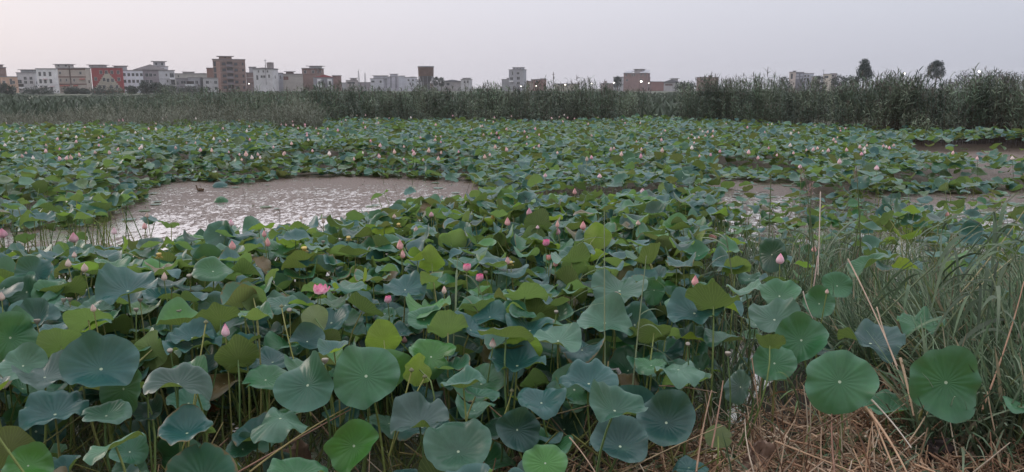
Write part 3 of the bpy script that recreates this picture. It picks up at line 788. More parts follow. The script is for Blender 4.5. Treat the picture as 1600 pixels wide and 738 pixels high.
def bud(px, py, wpx, label, tip=PINK, basec=LPINK, z=1.15, ratio=1.75, open_=0):
    root, P, b = place(px, py, z, 'lotus_bud', label, 'lotus bud', GB)
    _, d = to_px(P); r = wpx * d[0] / FPX / 2; h = r * 2 * ratio
    P = P - np.array([0, 0, h / 2])
    V, F, T = bud_mesh(r, h, tip, basec, open_=open_)
    R = rotx(rs.normal(0, .1)) @ rotz(rs.uniform(0, 6))
    link('petals', mesh('petals', V @ R.T + P - b, F, M_PETAL, T), root)
    flower_stalk(root, P, b, rs.normal(0, 1, 2))
def flower(px, py, wpx, label, opening, tip=PINK, basec=LPINK, z=1.15, count=10):
    root, P, b = place(px, py, z, 'lotus_flower', label, 'lotus flower', GB)
    _, d = to_px(P); L = wpx * d[0] / FPX * (.62 if opening > .7 else .8)
    P = P - np.array([0, 0, L * .35])
    for k in range(count):
        ring = k % 3; a = k * 2.399
        tilt = opening * (1.0 - .30 * ring) + .10
        V, F, T = petal(L * (1 - .06 * ring), L * .80, .24, tip, basec)
        V = V @ rotx(tilt).T; V = V @ rotz(a).T
        link('petal', mesh('petal', V + P - b, F, M_PETAL, T * rs.uniform(.9, 1.08)), root)
    V, F, T = bud_mesh(L * .16, L * .28, (0.55, .45, .10), (.5, .42, .1), open_=1.2)
    link('seed_head', mesh('seed_head', V + P - b, F, M_PETAL, T), root)
    flower_stalk(root, P, b, rs.normal(0, 1, 2))
flower(500,453,30,'open pink lotus flower with spread white-based petals, the widest bloom of all',.82,z=1.2)
flower(749,436,17,'half-closed pink lotus flower shaped like a tulip beside a seed pod',.28,z=1.2,basec=(.90,.60,.68),tip=(.84,.16,.36))
flower(729,420,17,'deep pink lotus flower with one petal dropping, next to the tulip-shaped flower',.33,z=1.22,tip=(.82,.18,.34))
flower(606,470,16,'half-closed lotus flower, pink above and nearly white below, against dark leaves',.22,z=1.1)
flower(853,381,15,'fat pink lotus flower with petals parting above a dry stem',.3,z=1.25,tip=(.82,.16,.36),basec=(.9,.55,.66))
flower(858,404,13,'fading lotus flower with pink rim and yellow heart',.5,z=1.2,tip=(.6,.25,.3),basec=(.7,.5,.3))
flower(1113,372,13,'pale peach lotus flower half hidden among grass blades',.6,z=.9,tip=(.6,.3,.25),basec=(.62,.42,.36))
flower(1083,368,12,'whitish lotus flower wide open among tall grass blades',.75,z=.9,tip=(.66,.5,.48),basec=(.7,.62,.55))
BUDS = [(352,516,13,'deep pink lotus bud on a pale stalk above frilled blue-green leaf',PINK,LPINK,1.15,1.6),
 (1086,438,10,'slim pointed pink lotus bud just beside the grass clump',(.60,.14,.2),PEACH,1.25,1.7),
 (1219,404,13,'pale pink lotus bud in front of the dark upright leaf',PINK,LPINK,1.25,1.3),
 (770,536,11,'small magenta lotus bud with a white foot behind yellow-green leaf',(.6,.08,.2),CREAM,1.1,1.4),
 (632,531,9,'dull purple-brown lotus bud in shade among stalks',(.22,.11,.12),(.2,.12,.1),.95,1.3),
 (694,453,8,'beige closed lotus bud over dark dished leaf',PEACH,BEIGE,1.15,1.6),
 (256,432,9,'beige-pink closed lotus bud before an olive leaf',(.5,.28,.24),BEIGE,1.3,1.5),
 (146,481,8,'pale mauve lotus bud rising behind the pointed lime leaf',(.52,.34,.34),BEIGE,1.3,1.6),
 (2,463,9,'cream lotus bud cut by the edge',(.6,.42,.4),BEIGE,1.3,1.6),
 (106,411,9,'cream pointed lotus bud over olive leaves, beside a rounder one',(.58,.42,.38),BEIGE,1.25,1.5),
 (132,418,10,'rounded beige lotus bud next to the cream pointed one',(.55,.38,.34),BEIGE,1.25,1.4),
 (116,398,7,'small dusky pink lotus bud above the cream pointed bud',(.5,.3,.3),BEIGE,1.2,1.4),
 (115,371,13,'fat lotus bud streaked magenta and white at the pond edge',(.62,.15,.27),(.72,.5,.52),1.2,1.2),
 (4,364,13,'magenta-streaked lotus bud leaning at the shore of the pool',(.60,.13,.26),(.7,.45,.5),1.2,1.2),
 (178,361,8,'small pink lotus bud standing before bright water',(.6,.3,.35),LPINK,1.15,1.4),
 (226,353,8,'peach lotus bud against the blue leaf beside bright water',(.62,.34,.3),PEACH,1.15,1.3),
 (230,336,6,'brownish lotus bud above the blue leaf beside bright water',(.35,.24,.2),BEIGE,1.2,1.4),
 (361,348,8,'pink lotus bud against glittering water',(.6,.16,.28),LPINK,1.15,1.3),
 (363,383,10,'salmon lotus bud above a dark leaf fold',(.62,.2,.22),PEACH,1.2,1.5),
 (413,365,7,'slim pink lotus bud above a fatter salmon one',(.6,.22,.24),PEACH,1.25,1.6),
 (418,378,9,'salmon lotus bud just below the slim pink one',(.6,.28,.24),PEACH,1.15,1.6),
 (470,340,5,'tiny dry lotus bud over the glittering water',(.3,.22,.18),BEIGE,1.1,1.5),
 (625,382,10,'peach-pink lotus bud above another on its own stalk',(.62,.24,.24),PEACH,1.25,1.6),
 (629,397,8,'narrow peach lotus bud below the peach-pink bud',(.6,.3,.24),PEACH,1.1,1.7),
 (505,345,6,'greyish lotus bud at the water side',(.36,.28,.24),BEIGE,1.15,1.5),
 (674,335,8,'round pink-white lotus bud over a level blue-green leaf',(.62,.28,.34),(.7,.5,.5),1.15,1.1),
 (650,358,7,'dusky brown-pink lotus bud among olive leaves',(.42,.24,.2),BEIGE,1.2,1.4),
 (616,338,6,'dusky pink lotus bud against pale leaf',(.45,.28,.26),BEIGE,1.2,1.3),
 (793,346,9,'pink pointed lotus bud beside yellow-green leaf tips',(.62,.2,.24),PEACH,1.2,1.5),
 (793,407,7,'narrow peach lotus bud beside a yellow seed head',(.6,.3,.25),PEACH,1.2,1.8),
 (827,331,9,'rounded magenta-striped lotus bud over blue-green leaves',(.6,.15,.28),(.68,.45,.48),1.2,1.4),
 (871,350,6,'slim peach lotus bud standing over a magenta one',(.62,.34,.26),PEACH,1.25,1.9),
 (871,361,9,'magenta lotus bud directly under a slim peach one',(.6,.13,.28),(.7,.45,.5),1.15,1.3),
 (840,355,6,'little pale pink lotus bud resting on a leaf rim',(.62,.32,.36),LPINK,1.15,1.0),
 (911,352,9,'salmon pointed lotus bud beside the yellow pleated leaf',(.62,.16,.2),PEACH,1.2,1.5),
 (868,411,8,'small salmon lotus bud below the fading flower',(.58,.24,.24),PEACH,1.15,1.4),
 (997,348,7,'dusky pink lotus bud above an olive leaf by the grass',(.5,.26,.24),BEIGE,1.2,1.2),
 (898,299,6,'salmon lotus bud beside a brown water gap',(.62,.24,.26),PEACH,1.2,1.7),
 (852,274,6,'round pink lotus bud above olive leaves beyond the pool',(.6,.25,.32),LPINK,1.15,1.1),
 (937,275,7,'round pink lotus bud near the two lime leaves beyond the pool',(.6,.22,.32),LPINK,1.15,1.0),
 (1004,298,8,'round pale pink lotus bud over the open brown gap',(.62,.3,.4),LPINK,1.1,1.0),
 (1250,260,6,'round pink lotus bud by brown grass plumes',(.6,.2,.28),LPINK,1.1,1.0),
 (1312,252,6,'pointed pale pink lotus bud beyond the brown grass plumes',(.62,.34,.36),LPINK,1.15,1.5),
 (1370,262,8,'pink lotus flower bud opening over brown water',(.6,.2,.3),LPINK,1.0,1.0),
 (1478,333,9,'single salmon lotus bud at the brown grassy shallows',(.6,.2,.22),PEACH,1.0,1.1),
 (1272,389,7,'orange-tinted lotus bud beside the dark upright leaf',(.6,.3,.18),PEACH,1.1,1.4),
 (1292,455,6,'pale pink lotus bud against the edge-on grass leaf',(.55,.3,.28),BEIGE,1.15,1.3),
 (1128,378,6,'narrow peach lotus bud among slanting grass blades',(.55,.3,.26),PEACH,1.0,1.5),
 (917,248,5,'cream upright lotus bud in the middle of the far leaf bed',(.6,.45,.4),BEIGE,1.2,1.6)]
for a in BUDS: bud(a[0], a[1], a[2], a[3], a[4], a[5], a[6], a[7])
def pod(px, py, wpx, label, col=(.34, .30, .25), kind='seed_pod', z=1.1):
    root, P, b = place(px, py, z, 'lotus_' + kind, label, 'seed pod', 'lotus seed heads on bare stalks')
    _, d = to_px(P); r = wpx * d[0] / FPX / 2
    t = np.array([0, .25, .6, .9, 1.0, 1.0]); pr = np.array([.2, .55, .92, 1.0, .9, .02]); n = 14
    V = [(r * p * math.cos(2 * PI * j / n), r * p * math.sin(2 * PI * j / n), r * 1.6 * tt - (0.12 * r if k == 5 else 0)) for k, (tt, p) in enumerate(zip(t, pr)) for j in range(n)]
    T = [tuple(c * (1 if k < 4 else 1.25) for c in col) for k in range(6) for j in range(n)]
    R = rotx(rs.normal(0, .35)) @ rotz(rs.uniform(0, 6))
    V = np.array(V) @ R.T
    link('seed_head', mesh('seed_head', V + P - b, gridquads(5, n, True), M_PETAL, T), root)
    if kind == 'flower_heart':
        for q in range(14):
            a = q * 2 * PI / 14; d_ = np.array([math.cos(a), math.sin(a), .2]);
            V, F = tube(np.array([d_ * r * .5 + [0, 0, r * .2], d_ * r * 1.15 + [0, 0, -.1 * r], d_ * r * 1.3 + [0, 0, -.6 * r]]) + P - b, r * .09, 4)
            link('stamen', mesh('stamen', V, F, M_PETAL, (.55, .42, .15)), root)
    flower_stalk(root, P, b, rs.normal(0, 1, 2))
YH = (.58, .44, .16)
for a in [(965,468,11,'yellow lotus seed head fringed with stamens before a grey pod',YH,'flower_heart'),
 (395,497,9,'small yellow lotus seed head beside the curled lime leaf stalk',YH,'flower_heart'),
 (798,414,7,'yellow lotus seed head beside a narrow peach bud',YH,'flower_heart'),
 (476,393,9,'yellow fringed lotus seed head above blue-green leaves by the pool',YH,'flower_heart'),
 (545,375,7,'yellow-orange lotus seed head standing among olive leaves',YH,'flower_heart'),
 (623,354,6,'little yellow lotus seed head between olive leaves',YH,'flower_heart'),
 (249,402,8,'yellow-white lotus seed head in front of an olive leaf',YH,'flower_heart'),
 (770,342,6,'small pale yellow lotus seed head beside a pink pointed bud',YH,'flower_heart')]: pod(*a, z=1.12)
for a in [(453,488,8,'dark grey lotus seed pod over a blue leaf'),(505,381,6,'grey-green round lotus seed pod by the pool leaves'),(646,378,6,'pale grey lotus seed pod on a straight stalk beside a peach bud'),
 (297,436,9,'whitish lotus seed pod nodding beside another'),(321,428,10,'whitish lotus seed pod, larger of a nodding pair'),(340,416,7,'small white lotus seed pod above the nodding pair'),
 (99,473,8,'grey-white lotus seed pod in the shade of the sail leaf'),(109,472,8,'pale lotus seed pod touching the shaded grey-white one'),(219,473,8,'grey lotus seed pod below the sail leaf'),
 (213,488,8,'cream lotus seed pod below a grey one under the sail leaf'),(280,490,8,'pale lotus seed pod among leaning stalks'),(58,507,10,'green-topped lotus seed pod tilted at the edge of a large leaf'),
 (267,552,9,'grey lotus seed pod bowed over beside the ribbed upright leaf'),(1137,557,9,'grey-pink lotus seed pod on a hooked stalk by thick twin stalks'),(963,463,8,'grey lotus seed pod just behind the yellow seed head'),
 (508,569,11,'cream lotus seed pod on a bent bare stalk beside the big round leaf'),(759,429,7,'pale green lotus seed pod beside the tulip-shaped flower'),(393,404,7,'small round grey pod among far-shore leaves'),
 (1074,540,7,'small brown pod over an olive leaf'),(869,491,7,'small green pod near the wide lime leaf')]: pod(*a)

# tiny far flowers: one mesh each, no parts
protos = []
for k in range(5):
    tip, bc = [((.88, .46, .52), (.86, .66, .64)), (PEACH, (.84, .66, .58)), (LPINK, CREAM), ((.86, .24, .42), (.88, .6, .66)), ((.62, .36, .38), (.74, .58, .52))][k]
    V, F, T = bud_mesh(.055, .15, tip, bc, n=8, m=6, open_=[0, .6, .8, .2, 0][k])
    S_ = Soup(); S_.add(V, F, T)
    V, F = tube(np.array([[0, 0, -.9], [0.01, 0, -.4], [0, 0, .01]]), .006, 4); S_.add(V, F, (.1, .15, .06))
    protos.append(S_.mesh('far_lotus_bud', M_PETAL))
nf = 0
while nf < 236:
    py = 178 + 74 * rs.rand() ** 1.35; px = rs.uniform(-20, 1620)
    if rs.rand() > (.45 + .55 * (math.sin(px * .021 + py * .05) > -.2)): continue
    if px > 1330 and py < 228: continue
    if px > 1000 and py < 190: continue
    if px < 380 and py < 182: continue
    z = rs.uniform(.86, 1.08); P = on_z(px, py, z)
    if P[1] > reed_dist(P[0]) - .5: continue
    if any(inpoly(px, py + 22, p) for p in POOLS_R[:3]): continue
    if any(inpoly(px, py + 6, p) for p in POOLS_R): continue
    k = rs.choice(5, p=[.34, .24, .16, .10, .16])
    o = link('lotus_bud', protos[k], None, P)
    s = rs.uniform(.5, .92); o.scale = (s, s, rs.uniform(.8, 1.1) * s if k else s); o.rotation_euler = (rs.normal(0, .12), rs.normal(0, .12), rs.uniform(0, 6))
    band = 'far leaf bed close to the reeds' if py < 200 else ('middle of the far leaf bed' if py < 222 else 'far leaf bed just beyond the pool')
    colr = ['pale pink', 'peach', 'creamy white', 'deep pink', 'dusty rose'][k]
    tag(o, f'tiny {colr} lotus bloom standing in the {band}', 'lotus bud', f'tiny {colr} lotus blooms in the {band}'); nf += 1

# ------------------------------------------------------------------ reeds and grasses
def blade_pts(base, d, L, droop, n=5):
    """blade leaves base along unit d and droops under its weight"""
    t = np.linspace(0, 1, n)[:, None]
    return np.asarray(base) + np.asarray(d) * L * t + np.array([0, 0, -1.0]) * droop * L * t ** 2.2
def unit(v): v = np.asarray(v, float); return v / (np.linalg.norm(v) + 1e-9)
def reed(S, base, H, lean, col, dcol, nb=9, w=.035, seg=4, dry=.25, plume=False, up=(.75, 1.35), lf=(.14, .24)):
    base = np.asarray(base, float)
    top = base + np.array([lean[0], lean[1], H])
    mid = base + np.array([lean[0] * .2, lean[1] * .2, H * .55])
    st = bez(base, mid, top, 5)
    V, F = tube(st, np.linspace(.008, .004, 5), 3); S.add(V, F, tuple(np.array(dcol) * .9))
    az0 = rs.uniform(0, 6.28)
    for k in range(nb):
        t = .12 + .88 * ((k + rs.rand()) / nb) ** .8
        p = (1 - t) ** 2 * base + 2 * t * (1 - t) * mid + t * t * top
        az = az0 + k * 2.6 + rs.normal(0, .4)
        el = rs.uniform(*up)
        d = np.array([math.cos(az) * math.cos(el), math.sin(az) * math.cos(el), math.sin(el)])
        d = unit(d + np.array([lean[0], lean[1], 0]) / max(H, .1) * 1.2)
        L = H * rs.uniform(*lf)
        low = t < dry + rs.uniform(-.12, .12)
        if t > .8: L *= .8
        pts = blade_pts(p, d, L, rs.uniform(.15, .55) if not low else rs.uniform(.5, 1.1), seg)
        c = np.array(dcol if low else col) * rs.uniform(.65, 1.4)
        wd = w * np.sin(np.linspace(.25, 1, seg) * PI * .98) ** .7
        V, F = ribbon(pts, wd, unit(np.cross(d, [0, 0, 1]) + rs.normal(0, .25, 3)))
        S.add(V, F, c)
    if plume:
        for k in range(4):
            d = unit(np.array([rs.normal(0, .25) + lean[0] * .3, rs.normal(0, .25), 1])); L = H * .09
            V, F = ribbon(blade_pts(top - [0, 0, .06 * k], d, L, .25, 3), [.01, .03, .008], unit([rs.normal(), rs.normal(), 0])); S.add(V, F, (.12, .10, .085))
RG = (0.100, 0.145, 0.092); RG2 = (0.165, 0.205, 0.138); RB = (0.105, 0.060, 0.038); RB2 = (0.15, 0.12, 0.08)
def top_px(px):    # outline of the reed tops in the photo
    K = [(-200,139),(0,139),(60,146),(200,146),(330,140),(400,136),(470,134),(600,136),(700,137),(800,133),(900,130),(960,134),(1010,141),(1055,139),(1085,131),(1130,121),(1180,113),(1215,113),(1250,124),(1330,126),(1390,120),(1430,117),(1500,116),(1540,117),(1600,122),(1800,121)]
    for (a, ya), (b, yb) in zip(K, K[1:]):
        if px <= b: return ya + (yb - ya) * (px - a) / (b - a)
    return 122
def z_at(px, D, lift=0.0): return CAM_H + (136 - top_px(px) + lift) / (FPX * CP) * D
S_ = Soup()
# clumps of reeds along the far shore, each with a lean and a height of its own
x = -42.0
while x < 38:
    yf = reed_dist(x)
    for row in range(6):
        cx_, cy_ = x + rs.uniform(-.4, .4), yf + row * .75 + rs.uniform(-.3, .5)
        px = to_px([[cx_, cy_, 1]])[0][0][0]
        if px < -130 or px > 1740: continue
        if 1000 < px < 1062: cy_ += 14
        if px < 330: cy_ += 18 + rs.uniform(0, 22)
        elif px < 480 and rs.rand() < .35: cy_ += 8
        hs = (rs.uniform(.50, .98) if row < 2 else rs.uniform(.82, 1.08)) * (.80 + .25 * abs(math.sin(x * .62 + 1.3 * math.sin(x * .23))) ** .6)
        cy_ += 1.1 * math.cos(x * 1.24 + 2.6 * math.sin(x * .23))
        if row == 0: cy_ -= abs(rs.normal(0, 1.3))
        if row == 0: hs *= .8
        cl = rs.normal(0, .16, 2) + np.array([-.05, 0])
        c0 = np.array([RG, RG2, (0.060, 0.088, 0.064)][rs.choice(3, p=[.4, .35, .25])]) * rs.uniform(.6, 1.45)
        browner = .24 if px > 1280 else (.22 if px > 700 else .10)
        for k in range((8 if px < 1060 else 13) if px > 330 else 5):
            dx, dy = rs.normal(0, .26, 2)
            H = z_at(px, cy_) * hs * (1 - .25 * (dx * dx + dy * dy)) * rs.uniform(.90, 1.03)
            if H < .6: continue
            reed(S_, (cx_ + dx, cy_ + dy, .0), H, (cl + np.array([dx, dy]) * .35) * H * .45, c0, RB if rs.rand() < .7 else RB2, nb=15, w=rs.uniform(.030, .050), dry=browner, plume=rs.rand() < .45, up=(.15, 1.25), lf=(.13, .25))
    x += .62
tag(link('reeds', S_.mesh('reeds', M_REED)), kind='stuff', cat='reeds', label='tall dark green reed bed with brown feet closing the pond')
# grey feathery scrub before the reeds and the low meadow behind it
S_ = Soup()
for _ in range(2600):
    px = rs.uniform(-80, 500); yy = rs.uniform(40, 60)
    if px > 430: yy = rs.uniform(38, 44)
    xx = (px - 800) / FPX * yy * CP
    hb = 1.0 + 1.0 * (.5 + .5 * math.sin(px * .045) * math.sin(px * .017 + yy * .3)) + .25 * (px > 300)
    if px < 130: hb *= .75
    if px < 140 and yy < 45: continue
    H = hb * rs.uniform(.7, 1.05)
    c = [(0.19, 0.205, 0.155), (0.145, 0.165, 0.12), (0.23, 0.24, 0.185)][rs.randint(3)]
    H = min(H, CAM_H + (136 - 146 - 8 * rs.rand()) / FPX * yy)
    reed(S_, (xx, yy, 0), H, rs.normal(0, .25, 2) * H, c, (0.13, 0.115, 0.08), nb=13, w=.022, dry=.1, up=(.5, 1.3), lf=(.14, .26))
tag(link('marsh_scrub', S_.mesh('marsh_scrub', M_REED)), kind='stuff', cat='scrub', label='low grey-green feathery scrub in front of the far meadow')
S_ = Soup()
for _ in range(4200):
    yy = 62 + 240 * rs.rand() ** 1.6; px = rs.uniform(-120, 1720)
    if 520 < px < 1000 and rs.rand() < .5: continue
    xx = (px - 800) / FPX * yy * CP
    H = min(rs.uniform(1.2, 2.2), z_at(px, yy, -1.5) * rs.uniform(.75, 1.02) * (1 if px < 1000 or px > 1070 else .85))
    if H < .25: continue
    for k in range(3):
        az = rs.uniform(0, 6.28); d = unit([math.cos(az) * .5, math.sin(az) * .5, 1])
        V, F = ribbon(blade_pts((xx + rs.normal(0, yy * .004), yy, 0), d, H, .2, 4), np.array([.3, 1, .8, .1]) * yy * .0035, unit([1, .3 * rs.normal(), 0])); S_.add(V, F, np.array([.085, .108, .078]) * rs.uniform(.6, 1.4))
tag(link('meadow_grass', S_.mesh('meadow_grass', M_REED)), kind='stuff', cat='grass', label='hazy tall grass meadow between the pond and the town')

# grass clump on the right-hand bank
S_ = Soup()
GG = [(0.130, 0.190, 0.110), (0.085, 0.135, 0.075), (0.20, 0.25, 0.165), (0.13, 0.16, 0.07), (0.28, 0.23, 0.15)]
def grass_blade(S, base, L, az, el, droop, w, col, n=7):
    d = np.array([math.cos(az) * math.cos(el), math.sin(az) * math.cos(el), math.sin(el)])
    pts = blade_pts(base, d, L, droop, n)
    wd = w * np.sin(np.linspace(.22, 1, n) * PI * .98) ** .65
    side = unit(np.cross(d, [0, 0, 1]) + rs.normal(0, .35, 3))
    V, F = ribbon(pts, wd, side)
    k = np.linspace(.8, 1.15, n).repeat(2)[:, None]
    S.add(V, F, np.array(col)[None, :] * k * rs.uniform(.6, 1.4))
for _ in range(19000):
    px = 1110 + 560 * rs.rand() ** .8; py = rs.uniform(400, 720)
    lo = 470 - max(0, (px - 1180)) * .13
    if py < lo - 40 * rs.rand(): continue
    if py > 590 and (px < 1440 or rs.rand() < .6): continue
    if 1140 < px < 1300 and py > 450 and rs.rand() < .85: continue
    if 1300 <= px < 1420 and py > 560 and rs.rand() < .5: continue
    P = on_z(px, py, .45); P[2] = max(0, float(ground_h(P[0], P[1])))
    _, d = to_px(P)
    if any(abs(px - h[0]) < h[2] * .5 and d[0] < h[4] + .1 and py - 180 < h[1] < py + 20 for h in heroP) : continue
    L = rs.uniform(.40, 1.0) * (1.0 + .25 * (px > 1450))
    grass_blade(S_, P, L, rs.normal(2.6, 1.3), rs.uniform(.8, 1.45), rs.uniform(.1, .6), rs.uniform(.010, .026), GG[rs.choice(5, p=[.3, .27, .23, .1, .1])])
for _ in range(6200):
    px = rs.uniform(1080, 1380); py = rs.uniform(405, 505)
    P = on_z(px, py, .1); P[2] = max(0, float(ground_h(P[0], P[1]))); _, d = to_px(P)
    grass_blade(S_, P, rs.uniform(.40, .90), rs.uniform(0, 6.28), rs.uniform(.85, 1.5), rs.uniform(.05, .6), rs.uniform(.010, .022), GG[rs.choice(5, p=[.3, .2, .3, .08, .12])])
# thin grass between the lotus stalks all over the near pond
for _ in range(5200):
    px = rs.uniform(-60, 1660); py = rs.uniform(540, 800)
    P = on_z(px, py, .3); P[2] = max(-.02, float(ground_h(P[0], P[1])))
    _, d = to_px(P)
    if any(abs(px - h[0]) < h[2] * .55 and d[0] < h[4] + .15 and abs(py - h[1]) < 190 for h in heroP) and rs.rand() < .93: continue
    grass_blade(S_, P, rs.uniform(.18, .55), rs.uniform(0, 6.28), rs.uniform(.4, 1.4), rs.uniform(.1, .6), rs.uniform(.005, .014), GG[rs.choice(5, p=[.25, .3, .1, .25, .1])])
tag(link('grass', S_.mesh('grass', M_BLADE)), kind='stuff', cat='grass', label='dense grey-green grass clump along the bank and between the lotus stalks')

# dry straw and litter on the bank
S_ = Soup()
ST = [(0.46, 0.29, 0.18), (0.32, 0.18, 0.11), (0.56, 0.40, 0.28), (0.17, 0.10, 0.065), (0.62, 0.50, 0.38)]
def straw(S, P, az, L, w, el, col, flat=False):
    d = np.array([math.cos(az) * math.cos(el), math.sin(az) * math.cos(el), math.sin(el)])
    pts = np.asarray(P) + d * L * np.linspace(-.5, .5, 4)[:, None]; pts[:, 2] += rs.normal(0, .012, 4)
    if flat: V, F = ribbon(pts, [w * .6, w, w * .9, w * .2], unit(np.cross(d, [0, 0, 1]) + rs.normal(0, .5, 3)))
    else: V, F = tube(pts, w / 2, 4)
    S.add(V, F, np.array(col) * rs.uniform(.7, 1.25))
for _ in range(5200):
    px = rs.uniform(-60, 1680); py = rs.uniform(590, 800)
    dens = .16 if px < 640 else (.34 if px < 1050 else 1.0)
    if px > 1050 and py < 640: dens = .55
    if rs.rand() > dens: continue
    P = on_z(px, py, .45); g = float(ground_h(P[0], P[1])); P[2] = g + rs.uniform(.0, .14 if px > 1050 else .06)
    straw(S_, P, rs.normal(2.4 if rs.rand() < .5 else .6, .7), rs.uniform(.10, .6), .004 + .011 * rs.rand() ** 2, rs.normal(0, .32), ST[rs.choice(5, p=[.3, .27, .18, .17, .08])], rs.rand() < .35)
for _ in range(900):   # curled dead leaf scraps
    px = rs.uniform(300, 1660); py = rs.uniform(600, 790)
    if px < 1000 and rs.rand() < .6: continue
    P = on_z(px, py, .45); P[2] = float(ground_h(P[0], P[1])) + rs.uniform(.01, .08)
    straw(S_, P, rs.uniform(0, 6.28), rs.uniform(.06, .16), rs.uniform(.015, .035), rs.normal(0, .4), (0.22, .15, .11), True)
for _ in range(520):
    px = rs.uniform(1040, 1660) if rs.rand() < .85 else rs.uniform(500, 1040); py = rs.uniform(610, 800)
    P = on_z(px, py, .45); P[2] = float(ground_h(P[0], P[1])); az = rs.uniform(0, 6.28); el = rs.uniform(.35, 1.4); L = rs.uniform(.15, .55)
    d = np.array([math.cos(az) * math.cos(el), math.sin(az) * math.cos(el), math.sin(el)]); E = P + d * L; q, dd = to_px(E)
    if any(abs(q[0][0] - h_[0]) < h_[2] * .6 and dd[0] < h_[4] + .1 and abs(q[0][1] - h_[1]) < h_[3] * .6 for h_ in heroP): continue
    V, F = tube(bez(P, (P + E) / 2 + rs.normal(0, .03, 3), E, 5), [.006, .006, .005, .004, .003], 5); S_.add(V, F, np.array(ST[rs.randint(5)]) * rs.uniform(.7, 1.1))
for _ in range(700):   # bent straw blades
    px = rs.uniform(1040, 1670); py = rs.uniform(600, 790); P = on_z(px, py, .45); P[2] = float(ground_h(P[0], P[1])) + .02
    grass_blade(S_, P, rs.uniform(.2, .55), rs.uniform(0, 6.28), rs.uniform(.2, 1.0), rs.uniform(.4, 1.0), rs.uniform(.008, .02), np.array(ST[rs.randint(3)]) * rs.uniform(.6, 1.1))
tag(link('straw_litter', S_.mesh('straw_litter', M_STRAW)), kind='stuff', cat='straw', label='matted dry tan straw and dead leaf scraps covering the bank')

S_ = Soup()
for _ in range(900):
    px = rs.uniform(-40, 1640); py = rs.uniform(225, 410)
    if not (inpoly(px, py, POOL) or any(inpoly(px, py, p_) for p_ in POOLS_R)): continue
    P = on_z(px, py, .012); L = rs.uniform(.03, .16)
    if rs.rand() < .8: straw(S_, P, rs.uniform(0, 3.14), L, rs.uniform(.006, .03), rs.normal(0, .05), [(.10, .07, .05), (.05, .04, .03), (.30, .25, .2), (.12, .16, .08)][rs.randint(4)], True)
    else:
        E = P + np.array([rs.normal(0, .06), rs.normal(0, .06), rs.uniform(.08, .35)]); V, F = tube(bez(P - [0, 0, .02], (P + E) / 2 + rs.normal(0, .03, 3), E, 5), .004, 4); S_.add(V, F, (.12, .09, .06))
tag(link('pond_debris', S_.mesh('pond_debris', M_STRAW)), kind='stuff', cat='debris', label='scattered flecks of leaf and stem debris floating on the pond')
def px_line(a, za, b, zb, bend=(0, 0, 0), n=9):
    A, B = on_z(a[0], a[1], za), on_z(b[0], b[1], zb)
    return bez(A, (A + B) / 2 + np.array(bend), B, n)
def clear_of_leaf(p): return p
def line_y(a, b, ya, yb, bend=(0, 0, 0), n=9):
    A, B = at_y(a[0], a[1], ya), at_y(b[0], b[1], yb)
    return bez(A, (A + B) / 2 + np.array(bend), B, n)
S_ = Soup()
for _ in range(420):
    px = rs.uniform(-60, 1250); py = rs.uniform(585, 790)
    P = on_z(px, py, .3); g = max(0, float(ground_h(P[0], P[1]))); P[2] = g
    az = rs.uniform(0, 6.28); L = rs.uniform(.3, .9); el = rs.uniform(.05, .9)
    d = np.array([math.cos(az) * math.cos(el), math.sin(az) * math.cos(el), math.sin(el)])
    E = P + d * L; q, dd = to_px(E)
    if any(abs(q[0][0] - h[0]) < h[2] * .5 and dd[0] < h[4] and abs(q[0][1] - h[1]) < h[3] * .5 for h in heroP): continue
    V, F = tube(bez(P, (P + E) / 2 + rs.normal(0, .04, 3), E, 6), rs.uniform(.0025, .006), 5)
    S_.add(V, F, np.array([(.20, .20, .06), (.24, .19, .08), (.26, .17, .11), (.14, .16, .05)][rs.randint(4)]) * rs.uniform(.7, 1.2))
tag(link('stem_tangle', S_.mesh('stem_tangle', M_STALK)), kind='stuff', cat='stems', label='tangle of fallen and leaning bare stems between the front leaves')
